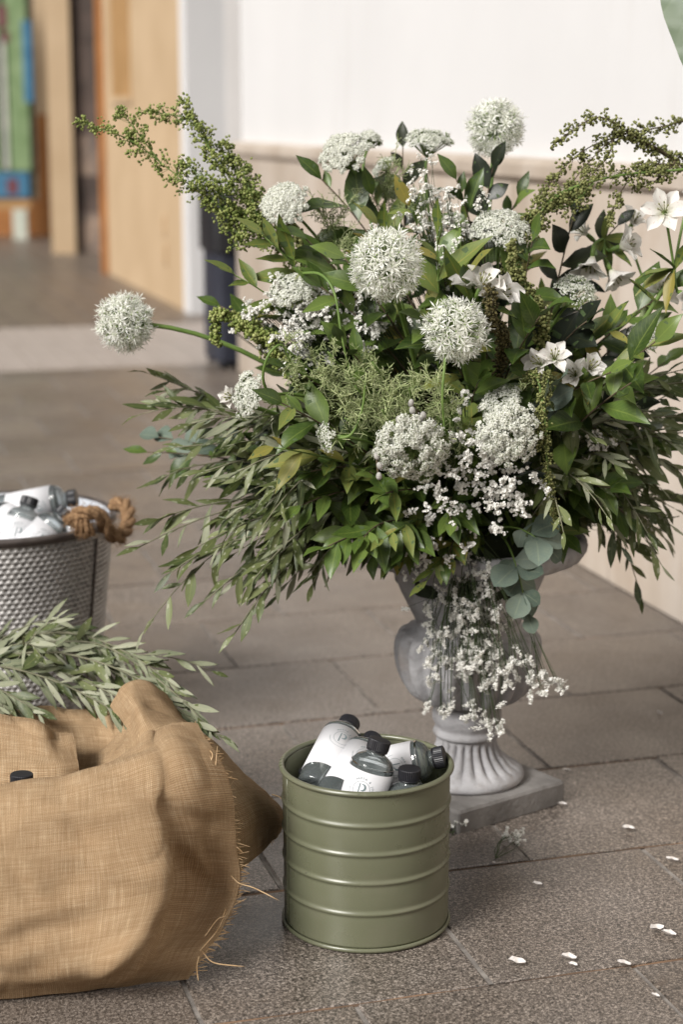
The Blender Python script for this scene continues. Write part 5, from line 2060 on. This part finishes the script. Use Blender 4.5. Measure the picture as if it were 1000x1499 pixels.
# ---- statice: sprays of small papery florets
def statice(ends, base, label, r_cl=.008, per=13, group='statice sprays in the urn', bend=.03, seed=0, fl=(.0016, .0026)):
    o = thing('statice_spray', base, label, 'spray', group)
    st = MB()
    P, D = [], []
    b = np.array(tuple(base))
    for e in ends:
        e = np.array(tuple(e))
        mid = b + (e - b) * .55 + rng.normal(size=3) * .008 + np.array((0, 0, bend))
        C = catmull([b, b + (mid - b) * .5 + np.array((0, 0, bend * .5)), mid, e], 12)
        st.tube(C, np.linspace(.0007, .00045, 12), 4)
        T = C[-1] - C[-2]
        T /= np.linalg.norm(T)
        for _ in range(rng.integers(2, 5)):
            q = e + rng.normal(size=3) * r_cl * .9
            s0 = C[-4] + (C[-1] - C[-4]) * rng.uniform(0, .9)
            sticks(st, [s0], [q], .00035)
            k = int(1.35 * per * rng.uniform(.4, 1.2))
            dd = rng.normal(size=(k, 3))
            dd /= np.linalg.norm(dd, axis=1)[:, None]
            dd = dd * .8 + T
            ax_ = rng.normal(size=3)
            ax_ /= np.linalg.norm(ax_)
            P.append(q + dd * r_cl * .30 * rng.uniform(.4, 1.2, k)[:, None] + ax_ * rng.uniform(-.95, .95, k)[:, None] * r_cl)
            D.append(dd)
    st.build('stem', MAT['dark_stem'], o)
    P, D = np.concatenate(P), np.concatenate(D)
    m = MB()
    s = rng.uniform(*fl, len(P))
    m.inst(S4[0], S4[1], frames(D), P, s)
    m.inst(S4[0], S4[1], frames(D + rng.normal(size=D.shape) * .4), P + rng.normal(size=P.shape) * .0012, s * .8)
    m.build('florets', MAT['statice'], o, False)
    return o


def blob(cx, cy, sx, sy, Y, n, dy=.03):
    return [at(cx + random.gauss(0, sx), cy + random.gauss(0, sy), Y + random.uniform(-dy, dy)) for _ in range(n)]


SG = 'statice sprays in the urn'
lip = Vector((UX - .015, 2.44, zrim + .035))
casc = []
for k in range(96):
    t = random.random()
    casc.append(at(692 + random.gauss(0, 14 + 22 * t) - 8 * t, 818 + 175 * t + random.gauss(0, 10), 2.465 - .035 * random.random()))
statice(casc, lip, 'cascade of white statice hanging over the front of the stone urn', .0095, 24, SG, bend=.02, fl=(.0017, .0027))
statice([at(*p) for p in ((815, 1000, 2.44), (800, 995, 2.44), (790, 988, 2.44), (770, 975, 2.44), (760, 990, 2.44), (778, 1000, 2.43), (745, 985, 2.43), (750, 960, 2.44), (735, 1005, 2.43), (765, 960, 2.44), (725, 1000, 2.43), (790, 1008, 2.44))],
        lip + Vector((.02, 0, 0)), 'statice spray swinging out to the wall side of the cascade', .0095, 24, SG, bend=.02, fl=(.0017, .0027))
statice([at(*p) for p in ((630, 1030, 2.45), (645, 1040, 2.45), (660, 1025, 2.44), (655, 1045, 2.45), (676, 1040, 2.44), (690, 1050, 2.44), (700, 1040, 2.44), (712, 1060, 2.43), (720, 1052, 2.43), (728, 1066, 2.43), (650, 1010, 2.45), (640, 940, 2.46), (625, 948, 2.46), (635, 960, 2.46))],
        lip + Vector((-.01, 0, 0)), 'lowest statice sprig dangling to the urn neck', .0085, 18, SG, bend=.02, fl=(.0017, .0027))
statice(blob(690, 680, 34, 38, 2.30, 34), mouth(.03), 'white statice spray around the big lace flowers', .0070, 10, SG)
statice(blob(735, 715, 26, 26, 2.31, 20), mouth(.03), 'white statice spray beneath the round lace flower', .0070, 10, SG)
statice(blob(660, 730, 40, 30, 2.33, 18), mouth(.03), 'sparse statice sprig below the nodding lace flower', .0060, 8, SG)
statice(blob(450, 468, 30, 26, 2.44, 52), mouth(.04), 'dense white statice drift under the edge on lace flower', .0080, 14, SG)
statice(blob(372, 462, 16, 12, 2.46, 14), mouth(.04), 'small statice tuft before the navy bin', .0070, 12, SG)
statice(blob(430, 505, 22, 16, 2.40, 20), mouth(.04), 'statice tuft over the fennel', .0070, 12, SG)
statice(blob(530, 470, 26, 18, 2.42, 22), mouth(.04), 'statice tuft behind the front allium stem', .0065, 10, SG)
statice(blob(650, 320, 30, 34, 2.48, 44), mouth(.04), 'white statice spray standing above the front allium', .0070, 11, SG)
statice(blob(640, 372, 22, 16, 2.46, 20), mouth(.04), 'white statice tuft beside the front allium globe', .0070, 11, SG)
statice(blob(905, 735, 24, 22, 2.62, 14), mouth(.04), 'dull statice sprig among the lower olive leaves by the wall', .0065, 9, SG)
statice(blob(855, 640, 22, 14, 2.42, 10), mouth(.04), 'small statice sprig under the olive leaves by the wall', .0060, 8, SG)
statice(blob(620, 800, 26, 26, 2.40, 12), mouth(.04), 'few statice florets by the urn lip', .0060, 8, SG)
for (x, y, lab) in ((662, 1212, 'fallen statice sprig against the urn plinth'), (752, 1232, 'fallen statice sprig on the paving in front of the plinth')):
    b0 = gnd(x, y, .004)
    e = [b0 + Vector((random.uniform(-.018, .018), random.uniform(-.012, .012), random.uniform(.003, .009))) for _ in range(5)]
    statice(e, b0 + Vector((-.03, -.06, 0)) * (1 if x > 700 else .4), lab, .004, 6, 'statice sprigs fallen on the paving', bend=.0)


# ---- fennel: thread-fine foliage
def fennel(base, tip, label, n_p=13, size=.075, seed=0, curve=.02, r=.00048):
    o = thing('fennel_frond', base, label, 'frond', 'fennel fronds in the urn')
    m = MB()
    mid = Vector(base).lerp(Vector(tip), .6) + Vector((0, 0, curve))
    pts = bez(Vector(base), mid, Vector(tip), 16)
    m.tube(pts, np.linspace(.0030, .0012, 16), 6)
    m.build('stem', MAT['stem'], o)
    A, B_ = [], []

    def grow(p, d, L, lev):
        seg = 3
        for s in range(seg):
            d = d + rng.normal(size=3) * .22
            d /= np.linalg.norm(d)
            q = p + d * L / seg
            A.append(p)
            B_.append(q)
            if lev > 0:
                for _ in range(2 if lev > 1 else 3):
                    e = d * .75 + rng.normal(size=3) * .62
                    e /= np.linalg.norm(e)
                    grow(q, e, L * rng.uniform(.42, .62), lev - 1)
            p = q
    P = np.array([tuple(p) for p in pts])
    for k in range(n_p):
        t = .58 + .42 * k / n_p
        x = t * 15
        i = min(int(x), 14)
        p = P[i] + (P[i + 1] - P[i]) * (x - i)
        T = P[i + 1] - P[i]
        T /= np.linalg.norm(T)
        d = rng.normal(size=3) + T * .8 + np.array((0, -.35, .1))
        d /= np.linalg.norm(d)
        grow(p, d, size * rng.uniform(.6, 1.0) * .55, 2)
    f = MB()
    sticks(f, np.array(A), np.array(B_), r)
    tag(f.build('leaflets', MAT['fennel'], o), kind='stuff')
    return o


FG = [(440, 545, 2.33), (520, 565, 2.28), (560, 600, 2.26), (505, 612, 2.28), (545, 530, 2.29), (600, 570, 2.27), (648, 560, 2.26), (585, 610, 2.27), (640, 610, 2.27), (412, 505, 2.34), (480, 515, 2.31)]
for i, (x, y, Y) in enumerate(FG):
    fennel(mouth(.05), at(x, y, Y), 'feathery light green fennel frond in the middle of the arrangement', 10, .072)
fennel(at(505, 470, 2.50), at(487, 318, 2.56), 'thin fennel frond standing against the wainscot', 12, .085, curve=0)
fennel(at(560, 400, 2.55), at(565, 260, 2.62), 'thin fennel frond beside the small greenish lace flower', 12, .075, curve=0)
fennel(mouth(.05), at(800, 540, 2.33), 'feathery frond beside the lower white lily', 9, .06)
for (x0, y0, Y0, pts, lab) in ((0, 0, 0, [(400, 590, 2.34), (385, 555, 2.31), (393, 520, 2.30), (412, 505, 2.31), (425, 530, 2.32)], 'pale bent fennel stem looping beside the sideways lace flower'),
                               (0, 0, 0, [(440, 400, 2.40), (470, 402, 2.36), (490, 430, 2.34), (500, 490, 2.33), (515, 560, 2.33)], 'pale curved stem running down beside the statice drift'),
                               (0, 0, 0, [(650, 460, 2.30), (652, 520, 2.27), (648, 580, 2.26), (652, 640, 2.27)], 'pale upright stem dropping into the nodding lace flower'),
                               (0, 0, 0, [(493, 642, 2.29), (515, 635, 2.28), (530, 600, 2.28), (535, 560, 2.28)], 'pale curved stem carrying the small half open lace flower')):
    P = catmull_v([at(*p) for p in pts], 20)
    o = thing('curved_stem', P[-1], lab, 'stem')
    MB().tube(P, np.linspace(.0021, .0013, 20), 8).build('stalk', MAT['stem'], o)
    m = MB()
    A = []
    for p in (P[0], P[-1]):
        for _ in range(14):
            d = rng.normal(size=3)
            d /= np.linalg.norm(d)
            A.append((np.array(tuple(p)), np.array(tuple(p)) + d * rng.uniform(.008, .022)))
    sticks(m, [a for a, b in A], [b for a, b in A], .0006)
    tag(m.build('leaflets', MAT['fennel'], o), kind='stuff')


# ---- white lilies (alstroemeria)
def lily_petal(seed, w, curl):
    r = np.random.default_rng(seed)
    seg = 7
    G = np.zeros((seg + 1, 5, 3))
    uv = np.zeros((seg + 1, 5, 2))
    for i, t in enumerate(np.linspace(0, 1, seg + 1)):
        ww = w * (.12 + .88 * math.sin(math.pi * min(1, t * .84 + .02) ** 1.45) ** 1.0) if t < .999 else w * .20
        for j, u in enumerate(np.linspace(-1, 1, 5)):
            z = .32 * ww * u * u - curl * t ** 2.4 + .03 * math.sin(9 * t + 4 * u + seed) + .02 * r.normal() * abs(u)
            G[i, j] = (u * ww * .5, t, z)
            uv[i, j] = (.5 + .5 * u, t)
    m = MB()
    m.grid(G, False, 0, uv.reshape(-1, 2))
    return m.mesh('petal', MAT['alstro'])


LP = [lily_petal(i, w, c) for i, (w, c) in enumerate(((.56, .26), (.66, .34), (.52, .20), (.60, .42)))]


def lily_flower(parent, pos, axis, L, open_=.75):
    ax = Vector(axis).normalized()
    B = ax.to_track_quat('Z', 'Y').to_matrix().to_4x4()
    m = MB()
    m.tube([Vector(pos) - ax * .016, Vector(pos) - ax * .008, Vector(pos) + ax * .004], [.0018, .0036, .0030], 8)
    f = m.build('flower', MAT['stem'], parent)
    for k in range(6):
        a = k * math.pi / 3 + random.gauss(0, .08)
        tilt = open_ * (1.0 if k % 2 else .78) + random.gauss(0, .13)
        d = (B @ Vector((math.cos(a) * math.sin(tilt), math.sin(a) * math.sin(tilt), math.cos(tilt)))).normalized()
        inward = (ax - d * ax.dot(d)).normalized()
        put('petal', random.choice(LP), f, leaf_matrix(Vector(pos), d, inward, (.66 if L < .0475 else .74) * L * random.uniform(.85, 1.1)))
    m = MB()
    for k in range(6):
        a = k * math.pi / 3 + .4
        d = (B @ Vector((math.cos(a) * .28, math.sin(a) * .28, 1))).normalized()
        e = Vector(pos) + d * L * .5
        m.tube([pos, Vector(pos) + d * L * .35 + ax * .002, e], [.0005, .0005, .0004], 4)
        m.inst(*ICO, frames(np.array([tuple(d)])), [tuple(e)], np.array([[.0012, .0012, .0024]]))
    m.build('stamens', MAT['seed_dark'], f)
    return f


def lily(flowers, hub, stem_pts, label, leaves=(), leafL=.05):
    o = thing('lily_stem', stem_pts[0], label, 'flower', 'white lilies in the urn')
    m = MB()
    k = len(stem_pts)
    m.tube(stem_pts, [.0042 - .0012 * i / (k - 1) for i in range(k)], 8)
    for (pos, ax, L, op) in flowers:
        e = Vector(pos) - Vector(ax).normalized() * .014
        m.tube(bez(Vector(hub), Vector(hub).lerp(e, .6) - Vector(ax).normalized() * .006, e, 8), [.0020] * 8, 6)
    m.build('stem', MAT['stem'], o)
    for (pos, ax, L, op) in flowers:
        lily_flower(o, Vector(pos), ax, L, op)
    for (pos, d, L) in leaves:
        put('leaf', random.choice(LEAF['young']), o, leaf_matrix(Vector(pos), Vector(d), UP + TOCAM * .6 + rv(.3), L, .85))
    return o


h = at(988, 395, 2.44)
lily([(at(974, 312, 2.42), (-.25, -.85, .35), .050, .95), (at(1012, 300, 2.46), (.3, -.6, .6), .048, .8), (at(1002, 430, 2.42), (.4, -.8, -.1), .045, .8)], h,
     bez(MOUTH + Vector((.06, 0, 0)), at(915, 520, 2.44), h, 14), 'thick stemmed white lily with dark speckled throat beside the wall',
     [(h, (-.9, -.2, .05), .055), (h, (-.5, -.3, .6), .05), (h, (-.95, -.1, -.35), .060), (h, (.3, -.4, .8), .05), (h, (-.3, -.4, -.8), .06), (at(962, 440, 2.44), (-.7, -.3, .4), .05)])
h = at(885, 350, 2.56)
lily([(at(868, 372, 2.53), (-.15, -.45, -.80), .050, .48), (at(905, 362, 2.54), (.75, -.45, .35), .048, .55), (at(893, 392, 2.53), (.35, -.5, -.7), .048, .5), (at(862, 345, 2.58), (-.6, -.3, .5), .044, .5)], h,
     arch(h, .08), 'white lily cluster hanging its bells against the wainscot', [(h, (.2, -.3, -1), .055), (h, (.6, -.3, -.7), .055), (h, (-.4, -.4, -.5), .05), (h, (0, -.3, .9), .045), (h, (.9, -.2, .1), .05)])
h = at(710, 440, 2.36)
lily([(at(702, 425, 2.33), (.25, -.55, .75), .052, .55), (at(722, 435, 2.33), (.65, -.6, .35), .050, .6), (at(690, 425, 2.35), (-.3, -.5, .8), .046, .5)], h,
     arch(h, .06), 'white lily opening above the spiky allium', [(h, (.6, -.3, -.4), .05), (h, (-.6, -.3, .5), .05)])
h = at(805, 545, 2.36)
lily([(at(812, 528, 2.33), (-.05, -.72, .62), .040, .75), (at(795, 535, 2.34), (-.5, -.6, .4), .042, .7)], h, arch(h, .06), 'star shaped white lily in the shade above the olive leaves', [(h, (.7, -.4, -.3), .04)])
h = at(850, 560, 2.38)
lily([(at(860, 545, 2.35), (.35, -.65, .65), .042, .7), (at(845, 550, 2.36), (-.4, -.7, .3), .038, .6)], h, arch(h, .05), 'white lily half hidden under a dark leaf near the olive branches', [(h, (.1, -.6, -.7), .04)])
h = at(955, 440, 2.50)
lily([(at(965, 425, 2.47), (.3, -.75, .35), .046, .8), (at(925, 330, 2.62), (.2, -.5, .7), .042, .6)], h, arch(h, .05), 'white lily behind the thick green stem', [(h, (-.7, -.3, .5), .05), (h, (-.4, -.4, -.6), .05)])
# one pale bloom tucked on the left
h = at(352, 590, 2.40)
lily([(at(345, 582, 2.37), (-.6, -.7, .2), .034, .45)], h, arch(h, .06), 'white bloom tucked behind the sideways lace flower')


# ---- pussy willow
def willow(pts, buds, label):
    P = catmull_v(pts, 16)
    o = thing('willow_twig', P[0], label, 'twig', 'willow twigs in the urn')
    MB().tube(P, np.linspace(.0022, .0012, 16), 6).build('stem', MAT['twig'], o)
    for (x, y, Y) in buds:
        c = at(x, y, Y)
        m = MB()
        d = np.array([[random.uniform(-.4, .4), -.3, random.uniform(.6, 1)]])
        v, f = ico()
        # rounder bud: one subdivision
        vv, ff, cache = list(map(tuple, v)), [], {}
        for t in f:
            mid = []
            for a, b in ((t[0], t[1]), (t[1], t[2]), (t[2], t[0])):
                k = (min(a, b), max(a, b))
                if k not in cache:
                    q = np.array(vv[a]) + np.array(vv[b])
                    vv.append(tuple(q / np.linalg.norm(q)))
                    cache[k] = len(vv) - 1
                mid.append(cache[k])
            ff += [(t[0], mid[0], mid[2]), (t[1], mid[1], mid[0]), (t[2], mid[2], mid[1]), tuple(mid)]
        m.inst(np.array(vv), ff, frames(d), [tuple(c)], np.array([[.0040, .0038, .0056]]))
        m.build('bud', MAT['bud'], o)


willow([mouth(.02), at(590, 640, 2.30), at(612, 606, 2.265), at(600, 590, 2.262)], [(602, 590, 2.255), (604, 601, 2.252), (584, 614, 2.25), (620, 608, 2.25), (616, 613, 2.25)], 'dark willow twig with pale furry buds above the nodding lace flower')
willow([mouth(.02), at(570, 640, 2.30), at(553, 665, 2.265), at(554, 700, 2.26)], [(556, 682, 2.255), (555, 697, 2.252), (552, 668, 2.26)], 'willow twig with pale furry buds hanging left of the nodding lace flower')

# ================================================================== large leaved plant past the right edge
pc = Vector((.80, 2.78, 0))
plant = thing('potted_plant', pc, 'tall potted plant with large paddle leaves, one leaf hanging before the white wall', 'plant')
m = MB()
m.lathe([(.001, .0), (.085, .0), (.11, .20), (.118, .205), (.118, .23), (.108, .23), (.10, .19), (.001, .18)], 40)
place(m, pc).build('pot', MAT['stone'], plant)


def paddle(base, tip, halfw, sag, name='leaf', roll=None):
    base, tip = Vector(base), Vector(tip)
    d = (tip - base)
    L = d.length
    d.normalize()
    nn = (roll or Vector((-.3, -.9, .2)))
    nn = (nn - d * nn.dot(d)).normalized()
    sd = d.cross(nn)
    n1, n2 = 26, 13
    G = np.zeros((n1, n2, 3))
    uv = np.zeros((n1, n2, 2))
    for i, t in enumerate(np.linspace(0, 1, n1)):
        w = halfw * max(.02, math.sin(math.pi * t ** .8) ** .62)
        for j, u in enumerate(np.linspace(-1, 1, n2)):
            rip = .004 * math.sin(38 * t + 6 * abs(u)) * abs(u)
            p = base + d * (t * L) + sd * (u * w) + nn * (abs(u) * w * .18 + rip) + Vector((0, 0, -sag * t * t))
            G[i, j] = tuple(p)
            uv[i, j] = (.5 + .5 * u, t)
    q = MB()
    q.grid(G, False, 0, uv.reshape(-1, 2))
    q.grid(G - np.array(tuple(nn)) * .0012, False, 0, uv.reshape(-1, 2), True)
    return q.build(name, MAT['paddle'], plant)


MAT['paddle'] = mat_leaf('paddle_leaf', [(0.11, 0.16, 0.105), (0.15, 0.20, 0.14)], rough=0.4, vein=0.15, trans=0.25, streak=0.5)
top = Vector((.78, 2.74, 1.42))
MB().tube(bez(pc + Vector((0, 0, .18)), pc + Vector((0, 0, .8)), top, 12), np.linspace(.014, .007, 12), 8).build('stem', MAT['stem'], plant)
paddle(at(1108, -330, 2.62), at(1062, 165, 2.52), .118, .0, roll=Vector((-.5, -.85, .1)))
MB().tube(bez(top, top + Vector((-.05, -.05, .16)), at(1108, -330, 2.62), 10), .006, 8).build('petiole', MAT['stem'], plant)
paddle(top, top + Vector((.20, .10, .42)), .09, .05)
